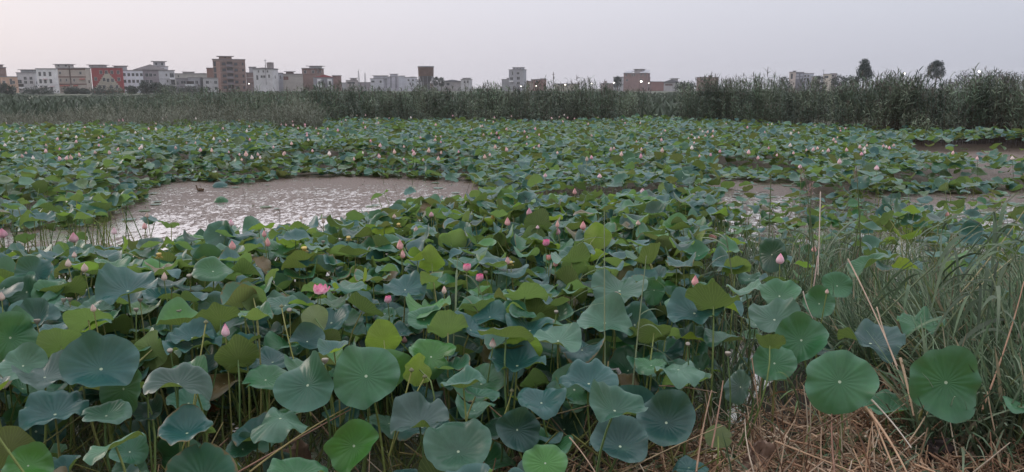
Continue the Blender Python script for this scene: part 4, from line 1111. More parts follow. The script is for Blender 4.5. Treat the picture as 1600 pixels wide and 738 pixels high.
# single dry stalks one can tell apart: (start px, end px, start y, end y, radius, colour, label)
DRY = [((1325,405),(1402,572),5.6,4.7,.006,(.46,.33,.25),'long pale dry stalk slanting down across the wavy dark leaf'),
 ((1212,690),(1335,738),4.35,3.9,.006,(.42,.27,.17),'orange-tan dry stalk lying low on the straw bank'),
 ((1352,636),(1420,745),4.4,3.85,.0085,(.48,.31,.20),'thick tan stalk, uppermost of a bundle sloping over the straw'),
 ((1360,640),(1402,745),4.42,3.88,.0075,(.42,.27,.17),'thick tan stalk directly under the uppermost one of the sloping bundle'),
 ((1362,625),(1424,700),4.5,4.1,.006,(.58,.50,.42),'whitish flattened dry stalk beside the sloping tan bundle'),
 ((1407,560),(1428,650),4.9,4.55,.010,(.42,.30,.20),'short thick bundle of dry stem pointing down to the curled dead leaf'),
 ((1278,400),(1268,470),6.6,6.5,.006,(.50,.36,.32),'thin pinkish dry stem standing upright beside the shell leaf'),
 ((1282,300),(1278,430),7.6,7.0,.006,(.50,.40,.34),'tall pale straight stem rising over the sparse water'),
 ((1255,455),(1270,498),5.6,5.5,.004,(.5,.4,.34),'short pale stick leaning out of a hollow between leaves'),
 ((1112,700),(1130,595),4.25,4.6,.006,(.34,.20,.14),'reddish dry stalk leaning beside the straw-hidden leaf'),
 ((1088,738),(1112,610),3.95,4.6,.006,(.32,.20,.13),'reddish-brown dry stalk standing next to another of its colour'),
 ((890,684),(930,738),4.3,3.95,.005,(.44,.30,.21),'pale dry stem slanting down beside the bright disc leaf'),
 ((958,745),(1130,665),4.0,4.2,.0045,(.30,.22,.13),'thin bent twig running over the twig-crossed leaf'),
 ((790,665),(962,622),4.6,4.7,.005,(.26,.20,.12),'olive-brown twig lying level above the dead grass blades'),
 ((1030,603),(1120,614),4.9,4.8,.005,(.36,.24,.17),'brown stick lying level behind the funnel leaf'),
 ((0,738),(140,640),3.95,4.6,.005,(.24,.22,.09),'yellow-olive fallen stalk sloping up from the corner'),
 ((390,738),(545,636),3.95,4.6,.006,(.30,.24,.10),'long yellow-brown fallen stalk sloping up to the folded bright leaf'),
 ((360,745),(548,640),3.92,4.62,.006,(.28,.16,.11),'reddish fallen stalk lying along the long yellow-brown one'),
 ((1500,460),(1600,330),6.2,6.4,.006,(.34,.30,.17),'olive straight stem slanting over the grass clump'),
 ((1350,590),(1580,405),5.2,6.2,.006,(.36,.32,.18),'long olive-tan stem crossing the whole grass clump'),
 ((1535,640),(1600,440),4.6,5.2,.006,(.40,.24,.16),'red-brown cane leaning outward at the far side of the hanging leaf'),
 ((1420,690),(1470,600),4.3,4.7,.005,(.38,.28,.18),'tan stick leaning against the hanging leaf'),
 ((1305,745),(1300,640),3.9,4.5,.006,(.24,.13,.09),'dark red-brown upright stick in the straw below the scalloped leaf'),
 ((1370,480),(1412,600),5.4,4.9,.005,(.45,.33,.24),'tan stem slanting between the crossing pale stalk and the curtain leaf')]
for (a, b, ya, yb, r, c, lab) in DRY:
    pts = line_y(a, b, ya, yb, (rs.normal(0, .02), 0, rs.normal(0, .02)))
    pts[:, 2] = np.maximum(pts[:, 2], ground_h(pts[:, 0], pts[:, 1]) + .01)
    o0 = pts[0].copy(); V, F = tube(pts - o0, np.linspace(r, r * .6, 9), 6)
    o = link('dry_stalk', mesh('dry_stalk', V, F, M_STRAW, c), None, o0); tag(o, lab, 'dry stalk', 'dry stalks on the bank')
# living lotus stalks without a leaf, leaning across the shade
for (a, b, ya, yb, lab) in [((270,745),(318,560),4.1,4.5,'long yellow-green bare stalk rising to the frilled blue-green leaf'),((292,720),(322,505),4.35,5.0,'yellow-green stalk bending under the two-lobed leaf'),
  ((608,712),(643,580),4.25,4.6,'thick yellow stalk rising from the tangle beside the blue-grey wavy leaf'),((608,714),(664,590),4.25,4.7,'second yellow stalk fanning out from the same tangle'),
  ((765,705),(800,612),4.4,4.8,'yellow-green stalk slanting beside the dished leaf'),((486,650),(440,480),4.7,5.6,'thin green stalk bending below the open flower'),
]:
    pts = line_y(a, b, ya, yb, (rs.normal(0, .03), 0, .03)); pts[:, 2] = np.maximum(pts[:, 2], ground_h(pts[:, 0], pts[:, 1]) + .01)
    o0 = pts[0].copy(); V, F = tube(pts - o0, .0048, 6)
    o = link('bare_stalk', mesh('bare_stalk', V, F, M_STALK, (.20, .20, .05)), None, o0); tag(o, lab, 'stalk', 'bare lotus stalks in front')
    V, F, T = bud_mesh(.016, .028, (.30, .28, .2), (.24, .25, .12), n=10, m=6); link('seed_head', mesh('seed_head', V + pts[-1] - o0 - [0, 0, .004], F, M_PETAL, T), o)

def dead_leaf(px, py, w, col, label, seed):
    r_ = np.random.RandomState(seed); P = on_z(px, py, .6); g = float(ground_h(P[0], P[1])); P = on_z(px, py, g + .08)
    _, d = to_px(P); s = w * d[0] / FPX / 2; R, S = 10, 36
    U = leaf_local(r_, R, S, dict(cup=.5, wave=.55, ruffle=.22, curl=.35, fold=1.9)) * s
    U += r_.normal(0, .006, U.shape)
    n = unit([r_.normal(0, .4), -.8, .7]); V = U @ frame_from_normal(n, r_.uniform(0, 6))
    o = link('dead_leaf', mesh('dead_leaf', V, gridquads(R, S, True), M_STRAW, col), None, P)
    tag(o, label, 'dead leaf', 'withered lotus leaves on the straw')
dead_leaf(1422, 672, 56, (.30, .21, .16), 'curled light brown withered leaf below the hanging green leaf', 3)
dead_leaf(1456, 712, 50, (.055, .042, .042), 'blackish crumpled withered leaf lying on the straw', 5)
dead_leaf(1330, 625, 60, (.20, .17, .11), 'olive-brown withered leaf tucked beneath the scalloped leaf', 8)
dead_leaf(1530, 640, 50, (.26, .18, .15), 'pinkish brown withered leaf beside the red-brown cane', 9)
dead_leaf(1390, 560, 60, (.32, .23, .18), 'pink-tan crumpled withered leaf among crossed stalks of the wavy dark leaf', 12)
dead_leaf(820, 728, 30, (.34, .22, .17), 'small rust withered leaf beside the bright disc leaf', 14)
dead_leaf(470, 728, 70, (.26, .17, .13), 'brown withered leaf under fallen stalks at the bottom', 17)
dead_leaf(1180, 720, 60, (.30, .20, .15), 'tan withered leaf half buried in straw', 21)
dead_leaf(320, 640, 44, (.30, .13, .05), 'orange-brown withered leaf edge behind a blue-grey leaf', 23)

# reeds leaning in at the right: things with stem, leaf blades and plume
def near_reed(a, b, ya, yb, label, nleaf=9, LL=.42, w=.022, droop=.9, col=(0.105, 0.140, 0.085), plume=None, dirx=-1, name='reed'):
    pts = line_y(a, b, ya, yb, (0, 0, .08), 12); g = float(ground_h(pts[0][0], pts[0][1])); o0 = pts[0].copy()
    root = thing(name, o0, label, 'reed', 'reeds at the grassy bank')
    V, F = tube(pts - o0, np.linspace(.0075, .0035, 12), 6)
    link('stem', mesh('stem', V, F, M_STALK, (.11, .14, .065)), root)
    for k in range(nleaf):
        t = .25 + .72 * k / nleaf; p = pts[int(t * 11)] - o0
        az = rs.normal(PI if dirx < 0 else 0, .8); el = rs.uniform(-.1, .8)
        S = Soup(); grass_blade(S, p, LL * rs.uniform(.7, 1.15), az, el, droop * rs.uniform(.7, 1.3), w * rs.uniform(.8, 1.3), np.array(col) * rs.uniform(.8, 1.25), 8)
        link('leaf_blade', S.mesh('leaf_blade', M_BLADE), root)
    if plume:
        S = Soup()
        for k in range(60):
            p = pts[-1] - o0 + np.array([rs.normal(0, .012), rs.normal(0, .012), -rs.uniform(0, .16)])
            grass_blade(S, p, rs.uniform(.03, .07), rs.uniform(0, 6.28), rs.uniform(.3, 1.4), .2, .006, plume, 3)
        link('plume', S.mesh('plume', M_STRAW), root)
near_reed((1352,520),(1592,300),5.6,6.3,'big reed bowing outward over the clump with long broad hanging leaves',16,.50,.030,1.1,(.085,.125,.070))
near_reed((1440,560),(1600,365),5.2,5.8,'reed arching low beneath the big bowing reed, leaves in a curtain',14,.42,.026,1.2,(.09,.13,.075))
near_reed((1520,520),(1640,310),5.4,5.8,'broad-leaved reed cut by the edge behind the bowing reeds',13,.5,.028,1.1,(.08,.115,.065))
near_reed((1500,470),(1560,345),6.4,6.6,'reed with upright stem and bunched leaves inside the clump',11,.40,.028,.9)
near_reed((1275,420),(1255,262),7.9,8.0,'slim reed with a brownish pink feathery plume, taller of a pair',5,.30,.014,.6,plume=(.36,.24,.22))
near_reed((1262,430),(1268,285),7.7,7.7,'slim reed with a brownish pink feathery plume, shorter of a pair',5,.28,.014,.6,plume=(.36,.24,.22))
near_reed((1200,400),(1205,270),8.6,8.6,'pale green reed with thin spread leaves before the brown water gap',8,.35,.014,.5,(.15,.18,.13))
near_reed((1345,400),(1338,262),8.0,8.0,'slim reed with a small faded plume standing over sparse water',4,.25,.012,.6,plume=(.30,.24,.2))
near_reed((1150,480),(1130,345),6.9,7.2,'pale leaning reed at the near edge of the grass clump',9,.34,.016,.4,(.16,.19,.13))
near_reed((1330,430),(1345,330),7.2,7.2,'grey-green reed with leaves combed to one side by wind',11,.36,.018,.8,(.13,.16,.11))
near_reed((1450,430),(1480,340),7.0,7.2,'short dense reed in front of the salmon bud',11,.36,.02,.9,(.11,.15,.10))
near_reed((708,560),(715,400),5.6,6.2,'green reed shoot with long narrow leaves between lotus stalks near the white-based flower',6,.36,.016,.9,(.13,.17,.09),dirx=1)
near_reed((945,640),(944,330),5.0,6.6,'tall thin green reed shoot in front of the yellow pleated leaf',7,.30,.012,.5,(.10,.15,.07))
near_reed((985,640),(1010,400),5.0,6.0,'thin green reed shoot leaning over the fan leaf',6,.32,.012,.5,(.12,.17,.09),dirx=1)
near_reed((135,660),(128,560),4.6,4.7,'small grass shoot with whitish feathery head over the ruffled dish leaf',5,.16,.008,.5,(.18,.22,.17),plume=(.25,.30,.25))
near_reed((1250,640),(1230,590),4.8,4.8,'short green shoot by the cloth-like leaf',5,.16,.010,.5,(.12,.18,.07))
near_reed((1585,560),(1545,420),4.9,5.4,'wide-leaved pale reed leaning back inside the clump',9,.42,.024,.7,(.12,.155,.10))

# fallen pale petals
for k, (px, py, lab) in enumerate([(965,580,'fallen pale mauve petals, upper of two drops'),(968,612,'fallen mauve petal lying below the other drop'),(735,640,'whitish fallen petals behind the folded bright leaf'),(368,672,'small cluster of fallen white petals in the shade')]):
    P = on_z(px, py, .72 if k < 2 else .4); S = Soup()
    for q in range(4):
        V, F, T = petal(.05, .03, .2, (.60, .50, .55), (.6, .55, .55)); V = V @ rotx(rs.uniform(.8, 1.8)).T @ rotz(rs.uniform(0, 6)).T + rs.normal(0, .016, 3); S.add(V, F, T)
    tag(link('fallen_petals' if False else 'petal_scrap', S.mesh('petal_scrap', M_PETAL), None, P), lab, 'petals', 'fallen lotus petals')

# ------------------------------------------------------------------ duck on the pool
def duck(px, py):
    P = on_z(px, py, 0.0); P[2] = 0
    root = thing('duck', P, 'small brown duck with raised neck swimming on the glittering pool', 'duck')
    me = bpy.data.meshes.new('body')
    vs = [(0, 0, .045), (.09, 0, .05), (.145, 0, .075), (-.08, 0, .06), (-.11, 0, .12), (-.115, 0, .175), (-.12, 0, .20), (-.145, 0, .198)]
    ed = [(0, 1), (1, 2), (0, 3), (3, 4), (4, 5), (5, 6), (6, 7)]
    rr = [.065, .055, .012, .045, .024, .021, .027, .017]
    me.from_pydata(vs, ed, []); o = link('body', me, root)
    md = o.modifiers.new('skin', 'SKIN')
    for i, r in enumerate(rr): me.skin_vertices[0].data[i].radius = (r, r)
    me.skin_vertices[0].data[0].use_root = True
    sb = o.modifiers.new('sub', 'SUBSURF'); sb.levels = 2; sb.render_levels = 2
    me.materials.append(simple('duck_feathers', (.13, .085, .055), .8, .6, 40))
    dg = bpy.context.evaluated_depsgraph_get(); m2 = bpy.data.meshes.new_from_object(o.evaluated_get(dg)); o.modifiers.clear(); o.data = m2
    m2.polygons.foreach_set('use_smooth', np.ones(len(m2.polygons), bool))
    s = Solid(); V, F = box(-.205, -.155, -.009, .009, .188, .197); V[[0, 3, 4, 7], 2] = .190; s.add((V, F)); link('bill', s.mesh('bill', [simple('duck_bill', (.12, .09, .03), .5)]), root)
    for sy in (-1, 1):
        V, F, T = petal(.15, .06, .12, (.07, .045, .03), (.17, .11, .07)); V = V @ rotx(0).T
        V = np.stack([V[:, 2] - .03, sy * (.055 + 0 * V[:, 1]) + V[:, 1] * .2 * sy, .065 + V[:, 0]], 1)
        link('wing', mesh('wing', V, F, M_PETAL, T), root)
duck(313, 299)
bpy.data.objects['duck'].scale = (.8, .8, .8)

# ------------------------------------------------------------------ far town
M_GLASS = simple('window_glass', (.045, .05, .06), .2, .3, 2, spec=.6)
M_DARKIN = simple('dark_opening', (.035, .03, .03), .8)
M_FRAME = simple('window_frame', (.45, .43, .42), .6)
M_SLAB = simple('roof_slab', (.24, .22, .23), .85, .25, .6)
M_METAL = simple('roof_metal', (.16, .16, .18), .5, .2, .8)
_wm = {}
def wall_mat(col, brick=False):
    key = (col, brick)
    if key in _wm: return _wm[key]
    m, nt, b, o = mat('brick_wall' if brick else 'plaster_wall')
    n = noise(nt, .35, 6, .6); n2 = noise(nt, 3.0, 4, .6)
    k = mth(nt, 'ADD', mth(nt, 'MULTIPLY', n.outputs[0], .65), mth(nt, 'MULTIPLY', n2.outputs[0], .35))
    r = ramp(nt, k, [(.32, tuple(c * .78 for c in col)), (.62, tuple(min(1, c * 1.12) for c in col))])
    c_ = r.outputs[0]
    if brick:
        t = nt.nodes.new('ShaderNodeTexBrick'); t.inputs['Scale'].default_value = 1.6
        t.inputs['Color1'].default_value = (1, 1, 1, 1); t.inputs['Color2'].default_value = (.8, .78, .78, 1); t.inputs['Mortar'].default_value = (.7, .72, .75, 1)
        mp = nt.nodes.new('ShaderNodeMapping'); mp.inputs['Rotation'].default_value = (PI / 2, 0, 0)
        tcn = nt.nodes.new('ShaderNodeTexCoord'); nt.links.new(tcn.outputs['Object'], mp.inputs[0]); nt.links.new(mp.outputs[0], t.inputs[0])
        c_ = mixc(nt, 1.0, c_, t.outputs[0], 'MULTIPLY')
    nt.links.new(c_, b.inputs['Base Color']); b.inputs['Roughness'].default_value = .9; b.inputs['Specular IOR Level'].default_value = .2
    _wm[key] = m; return m
class Bld:
    def __init__(s, x0, x1, yt, D, label, col, brick=False, side=None, depth=10, roof=True, name='apartment_building', base=0.0, overhang=.25):
        P0 = at_y(x0, 136, D); psi = math.atan2((x0 + x1) / 2 - 800, FPX * CP)
        dlt = 0.0
        if side: dlt = math.radians(24) * (1 if side[0] == 'l' else -1)
        th = -psi + dlt; s.u = np.array([math.cos(th), math.sin(th)]); s.w = np.array([-math.sin(th), math.cos(th)])
        r1 = ray(x1, 136)[:2]; A = np.array([[s.u[0], -r1[0]], [s.u[1], -r1[1]]])
        s.W = float(np.linalg.solve(A, -P0[:2])[0]); mpp = s.W * math.cos(dlt) / (x1 - x0); s.mpp = mpp
        s.dep = depth if not side else side[1] * mpp / math.sin(abs(dlt))
        s.H = CAM_H + (136 - yt) / FPX * math.hypot(*P0[:2]) * math.cos(psi) / 1.0
        s.D = D; s.x0 = x0; s.x1 = x1; s.yt = yt
        s.root = thing(name, (P0[0], P0[1], base), label, 'building', None); s.root.rotation_euler = (0, 0, th)
        s.root['group'] = 'buildings of the far town'
        s.col = wall_mat(col, brick)
        sd = Solid().add(box(0, s.W, 0, s.dep, -1, s.H)); link('wall', sd.mesh('wall', [s.col]), s.root)
        if roof:
            o = overhang; sd = Solid().add(box(-o, s.W + o, -o, s.dep + o, s.H, s.H + .3)); link('roof', sd.mesh('roof', [M_SLAB]), s.root)
    def X(s, px): return (px - s.x0) / (s.x1 - s.x0) * s.W
    def Z(s, py): return s.H - (py - s.yt) * s.H / (s.yt and (136 - s.yt) + CAM_H * FPX / (s.D)) if False else s.H - (py - s.yt) * (s.H - CAM_H) / max(1e-3, (136 - s.yt))
    def win(s, px, py, w, h, face='f', frame=True, mat_=None):
        """window centred at pixel (px,py), size in metres"""
        z = s.Z(py); x = s.X(px); sd = Solid(); f = .09
        if frame:
            for b in ((x - w/2 - f, x - w/2, z - h/2 - f, z + h/2 + f), (x + w/2, x + w/2 + f, z - h/2 - f, z + h/2 + f), (x - w/2, x + w/2, z + h/2, z + h/2 + f), (x - w/2, x + w/2, z - h/2 - f, z - h/2), (x - .03, x + .03, z - h/2, z + h/2)):
                sd.add(box(b[0], b[1], -.09, -.003, b[2], b[3]), 1)
        sd.add(box(x - w/2 + .001, x + w/2 - .001, -.04, -.004, z - h/2 + .001, z + h/2 - .001), 0)
        wdw = link('window', sd.mesh('window', [mat_ or M_GLASS, M_FRAME]), s.root)
        return wdw
    def swin(s, side, t, py, w=1.1, h=1.3):
        z = s.Z(py); y = t * s.dep; x = s.W if side == 'r' else 0; e = .05 if side == 'r' else -.05
        sd = Solid().add(box(min(x + e * .06, x + e), max(x + e * .06, x + e), y - w/2, y + w/2, z - h/2, z + h/2)); link('window', sd.mesh('window', [M_GLASS]), s.root)
    def grid(s, xs, ys, w=1.2, h=1.4, **k):
        for y in ys:
            for x in xs: s.win(x, y, w, h, **k)
    def awning(s, px, py, w, col=(.35, .12, .1)):
        x, z = s.X(px), s.Z(py); V, F = box(x - w/2, x + w/2, -.9, -.002, z, z + .5); V[[4, 5], 2] -= .38
        link('awning', Solid().add((V, F)).mesh('awning', [wall_mat(col)]), s.root)
    def band(s, py, h=.35, col=(.16, .09, .08), x0=None, x1=None):
        z = s.Z(py); a = 0 if x0 is None else s.X(x0); b = s.W if x1 is None else s.X(x1)
        link('band', Solid().add(box(a, b, -.12, -.004, z - h/2, z + h/2)).mesh('band', [wall_mat(col)]), s.root)
    def hut(s, x0, x1, yt, col=None, dy=2.0, dd=4, slab=.5, wins=0, brick=False):
        a, b = s.X(x0), s.X(x1); z = s.Z(yt)
        h = link('stair_house', Solid().add(box(a, b, dy, dy + dd, s.H + .3, z - .25)).mesh('stair_house', [wall_mat(col, brick) if col else s.col]), s.root)
        V, F = box(a - slab, b + slab, dy - slab, dy + dd + slab, z - .25, z); link('roof', Solid().add((V, F)).mesh('roof', [M_SLAB]), h)
        for k in range(wins):
            xx = a + (b - a) * (k + .5) / wins; link('window', Solid().add(box(xx - .4, xx + .4, dy - .05, dy - .003, s.H + .8, min(z - .5, s.H + 1.9))).mesh('window', [M_GLASS]), h)
    def balcony(s, px, py, w, d=1.2, rail=(.3, .27, .27), dark=True):
        x, z = s.X(px), s.Z(py)
        sd = Solid().add(box(x - w/2, x + w/2, -d, -.003, z - 1.3, z - 1.12), 0)
        sd.add(box(x - w/2, x + w/2, -d, -d + .08, z - 1.12, z - .25), 1).add(box(x - w/2, x - w/2 + .08, -d + .08, -.003, z - 1.12, z - .25), 1).add(box(x + w/2 - .08, x + w/2, -d + .08, -.003, z - 1.12, z - .25), 1)
        if dark: sd.add(box(x - w/2 + .3, x + w/2 - .3, -.05, -.004, z - 1.1, z + 1.1), 2)
        link('balcony', sd.mesh('balcony', [M_SLAB, wall_mat(rail), M_DARKIN]), s.root)
    def gable(s, x0, x1, zpx, hpx, col, over=.5):
        a, b, z0, z1 = s.X(x0), s.X(x1), s.H + .3, s.Z(hpx)
        V = [(a - over, -over, z0), (b + over, -over, z0), (b + over, s.dep + over, z0), (a - over, s.dep + over, z0), ((a + b)/2, -over, z1), ((a + b)/2, s.dep + over, z1)]
        F = [(0, 1, 4), (2, 3, 5), (1, 2, 5, 4), (3, 0, 4, 5), (0, 3, 2, 1)]
        link('pitched_roof', Solid().add((V, F)).mesh('pitched_roof', [col]), s.root)
WHITE = (.72, .70, .73); GREYW = (.42, .40, .43); BRICK = (.26, .165, .145); BEIGE_ = (.42, .36, .32); MAUVE = (.30, .26, .28)
D0 = 380
b = Bld(-40, 10, 107, D0, 'brown brick block at the very edge of the town, roof beam sticking out', BRICK, True, side=('r', 3)); b.hut(-30, 2, 102, dy=.5)
b.band(118, .3)
link('roof_beam', Solid().add(box(b.X(0), b.X(8), 1.0, 1.3, b.H + 1.2, b.H + 1.45)).mesh('roof_beam', [M_SLAB]), b.root)
b = Bld(4, 29, 121, D0 - 30, 'peach-coloured low block beside the brown brick one', (.55, .36, .27), side=('l', 2)); b.grid([7, 22], [129, 139], 1, 1.2); b.win(18, 128, .9, 2.4)
b = Bld(28, 56, 115, D0 - 15, 'pale grey-white house with sloping roof next to the peach block', (.50, .48, .50), side=('r', 5)); b.grid([41, 50], [129, 123], 1.2, 1.3); b.win(31, 128, 2.2, 1.6); b.balcony(33, 135, 3, rail=WHITE); b.hut(32, 51, 109.5, col=(.40, .42, .44), slab=.9); b.swin('r', .5, 130)
b = Bld(59, 91, 109, D0 - 40, 'white four-storey block with nine windows and shades, standing beside a beige one', (.76, .73, .74), side=('r', 2))
b.grid([64.5, 72, 80.5], [116.5, 127.5, 137.5], .9, 1.7)
for x, y in ((72, 125), (82, 136), (65, 138)): b.awning(x, y, 1.8, (.5, .4, .4))
b.band(133, .15, (.5, .48, .5))
b = Bld(92, 136, 108, D0 - 35, 'beige block with brown bands and small red awnings', BEIGE_, side=('r', 9)); b.hut(86, 109, 101.5, col=(.5, .47, .46), slab=.6, wins=2)
for y in (109.5, 121, 132): b.band(y, .45)
b.band(118, 8.0, (.13, .09, .08), 110.5, 112.5)
b.grid([96, 128], [115], .8, 1.1); b.grid([96, 105, 117], [126], .6, 1.1)
for x in (98, 106, 119): b.awning(x, 135, 1.8)
b.awning(130, 125, 2.2); b.swin('r', .5, 128)
b = Bld(145, 192.5, 107.5, D0 - 20, 'red block with a cream stepped pyramid painted on its facade', (.31, .062, .065), side=('r', 2)); b.hut(139, 161, 102.5, col=(.5, .48, .5), slab=.8, wins=2)
steps = 10; xc = 169
for k in range(steps):                      # the stepped cream pattern as courses of panel
    y1 = 142 - k * 2.9; hw = 22.5 - k * 2.25
    a, c = b.X(xc - hw), b.X(xc + hw); z0, z1 = b.Z(y1), b.Z(y1 - 2.9)
    link('cream_panel', Solid().add(box(a, c, -.06, -.004, z0, z1 - .002)).mesh('cream_panel', [wall_mat((.42, .38, .32))]), b.root)
def redwin(x, y, w=1.1, h=1.3): b.win(x, y, w, h)
for x, y in ((151, 124), (160, 114), (168.5, 114), (177, 114), (187, 114), (164, 125), (170, 126), (177, 126), (187, 124.5), (156, 136), (163, 136), (174, 136), (183, 136)): 
    o = b.win(x, y, 1.1, 1.5); o.location = (0, -.065, 0)
b.band(127, .2, (.2, .1, .1), 171.5, 172.2)
b = Bld(194, 225, 111.5, D0 - 10, 'white block with five columns of dark windows', (.70, .71, .78)); b.grid([196, 203, 209.5, 216, 222.5], [117.5, 127.5, 137.5], 1.0, 1.3); b.hut(181, 201, 104, col=(.5, .5, .54), slab=.7)
b = Bld(225, 250, 111, D0, 'grey-mauve block with dark square windows beneath a bowed roof', (.30, .26, .28)); b.grid([231, 237], [118, 128, 138], 1.2, 1.5); b.grid([243.5], [118], 1.2, .9)
b.gable(213, 262, 0, 102, wall_mat((.34, .30, .31)), .8)
b = Bld(236, 265, 105.5, D0 + 8, 'white top storey with small windows behind the bowed roof', (.60, .59, .63)); b.grid([242, 250, 257], [109], .8, 1.0); b.hut(242.5, 261, 97, col=GREYW, slab=.9, wins=2)
b = Bld(250, 274.5, 111.5, D0 - 12, 'plain white and grey corner block with balcony doors', (.50, .49, .52)); b.win(270, 119, 1.6, 2.2); b.win(271, 129, 1.6, 2.2); b.win(261.5, 118, .6, 1.2); b.win(262.5, 127.5, .6, 1.0); b.band(124, .2, (.3, .28, .3)); b.balcony(270, 121, 2.2, rail=WHITE, dark=False)
b = Bld(274, 337, 116.5, D0 + 40, 'long beige building stretched behind low grey houses', (.42, .39, .37)); b.hut(287, 305, 113, slab=.5, wins=2); b.win(280, 120, .6, 1); b.gable(300, 336, 0, 115, M_SLAB, .2)
b = Bld(276, 296, 123.5, D0 - 20, 'low dark grey house with a brown window', (.26, .24, .26)); b.win(287, 129, 2, 1.3); b.win(278, 130, .8, 1.6)
b = Bld(295, 313, 122.5, D0 - 22, 'low grey house with a white balcony', (.34, .33, .36), side=('r', 5)); b.balcony(298, 131, 4, rail=(.6, .6, .63)); b.win(308, 129, 1.3, 1.4)
b = Bld(318, 341.5, 123, D0 - 24, 'low pale house with two square windows below the tall brick tower', (.46, .44, .46)); b.grid([324.5, 337.5], [129, 138], 1.2, 1.3); b.win(330, 128.5, .4, .4)
# tall brick block
b = Bld(325, 337, 108, D0 + 6, 'narrow pinkish brick annex left unfinished beside the tall tower', (.40, .24, .20), True)
b = Bld(335, 385.5, 95, D0 - 6, 'tallest brown brick apartment tower, six storeys with stacked balconies', (.27, .18, .16), True, depth=12); b.hut(345, 365, 89.5, slab=1.0, brick=True, col=(.38, .25, .21), wins=1)
for k, y in enumerate((101.5, 110.5, 119.5, 128.5, 137)):
    b.win(352, y, 1.7, 1.3, frame=False); b.win(370.5, y, 1.5, 1.3, frame=False); b.win(381.5, y, .8, 1.2, frame=False); b.win(338, y, 1.0, 2.2, frame=False)
    b.balcony(361, y, 3.2, 1.3, (.22, .18, .2)); b.band(y - 4.5, .25, (.34, .26, .24))
link('pilaster', Solid().add(box(b.X(340), b.X(346), -.25, -.004, 0, b.H - 1)).mesh('pilaster', [wall_mat((.42, .26, .22), True)]), b.root)
b = Bld(386, 397.5, 115, D0, 'low brick annex joined to the tallest tower', (.28, .20, .19), True); b.band(122, .3, (.4, .35, .34))
b = Bld(391, 402, 106.5, D0 + 40, 'grey box-like roof room behind the white gabled block', GREYW)
b = Bld(397, 427.5, 109.5, D0 - 20, 'white gabled block with rooftop tank and antenna', (.58, .56, .58), side=('r', 9)); b.grid([405.5, 413, 419.5], [112.8], .6, .9); b.win(403, 122, .8, 2); b.grid([410, 414], [120.5], .9, 1.0); b.win(421.5, 120, .7, 1.4)
b.gable(397, 428, 0, 107, M_SLAB, .4); b.swin('r', .4, 121, .6, 1.4); b.band(118, 9, (.36, .34, .36), 416, 417)
tk = Solid(); V, F = tube([(b.X(420), 3, b.H + .5), (b.X(420), 3, b.H + 3.0)], 1.6, 16); tk.add((V, F)); V, F = tube([(b.X(420), 3, b.H + 3.0), (b.X(420), 3, b.H + 3.3)], [1.9, .3], 16); tk.add((V, F)); link('rooftop_tank', tk.mesh('rooftop_tank', [wall_mat((.3, .26, .26))]), b.root)
tk = Solid().add(tube([(b.X(414), 2, b.H), (b.X(414), 2, b.H + 4.6)], .12, 6)).add(box(b.X(412), b.X(416), 1.95, 2.05, b.H + 3.8, b.H + 3.95)); link('antenna', tk.mesh('antenna', [M_METAL]), b.root)
b = Bld(436, 443, 115.5, D0 - 4, 'small blue-grey annex of the white gabled block', (.36, .36, .41)); b.win(439, 121, .6, 1.6)
b = Bld(443, 474, 117, D0 - 15, 'low beige house with brown shutter and rooftop room', (.40, .36, .34)); b.win(447.5, 123, 2.2, 1.6, mat_=wall_mat((.16, .08, .07))); b.hut(448, 460, 112.5, slab=.9, brick=True, col=BRICK); b.band(120, .15, (.3, .28, .27))
b = Bld(473, 494, 108.5, D0, 'brick house with cornice and pillared roof lantern', (.30, .20, .18), True, side=('r', 14)); b.band(109.8, .7, (.16, .09, .08)); b.band(117, .4, (.22, .13, .12)); b.grid([478, 490.5], [113.5], 1.2, 1.3); b.hut(482, 497, 104.3, col=WHITE, slab=1.2, wins=4); b.swin('r', .3, 113); b.swin('r', .6, 113)
b = Bld(490, 521, 122.5, D0 - 30, 'small house with white bays beneath a red roof', (.30, .29, .33)); b.win(499, 130, 1.0, 1.6); b.win(515, 130, 1.0, 1.6)
for x0, x1 in ((496, 503), (512, 519)): 
    link('white_bay', Solid().add(box(b.X(x0), b.X(x1), -.5, -.003, 0, b.H - .4)).mesh('white_bay', [wall_mat(WHITE)]), b.root)
for x in (499.5, 515.5): o = b.win(x, 130, .9, 1.5); o.location = (0, -.5, 0)
b.gable(493, 522, 0, 117.5, wall_mat((.30, .08, .09)), .3)
b = Bld(520, 532, 119.5, D0 - 5, 'reddish brick cube beside the red-roofed house', (.30, .19, .18), True, side=('r', 2))
D1 = 520
b = Bld(532, 560, 130, D1, 'very low pale shed line below the radio masts', GREYW)
b = Bld(541, 560, 126.5, D1, 'small low house with a flat porch roof near the masts', (.38, .33, .34)); b.hut(548, 558, 122.5, slab=.8, wins=1); b.win(549, 130, 5, 1.2)
b = Bld(560, 580, 129.5, D1 + 20, 'long low mauve house behind the masts', MAUVE)
b = Bld(579, 600, 123.8, D1, 'white low block with one dark window, sloped end', (.50, .49, .54)); b.win(595, 128, 1.2, 1.4); b.win(583, 128, 2, 1.2); b.hut(584, 606, 118.7, slab=.8)
b = Bld(600, 623, 121, D1 + 5, 'white block with vertical grey stripes and roof room', (.52, .50, .56)); b.hut(610, 622, 116.3, slab=.6)
for x in (603.5, 611, 619): b.band(129, 7.5, (.28, .27, .31), x - 1.2, x + 1.2)
b = Bld(623, 633, 119.8, D1, 'plain white windowless slab block', (.52, .52, .58))
b = Bld(632.5, 652, 121.8, D1, 'white block with paired small windows beside the windowless slab', (.55, .54, .60)); b.grid([638.5, 645.5], [126], 1.1, 1.1); b.hut(642, 648, 120.6, slab=.2)
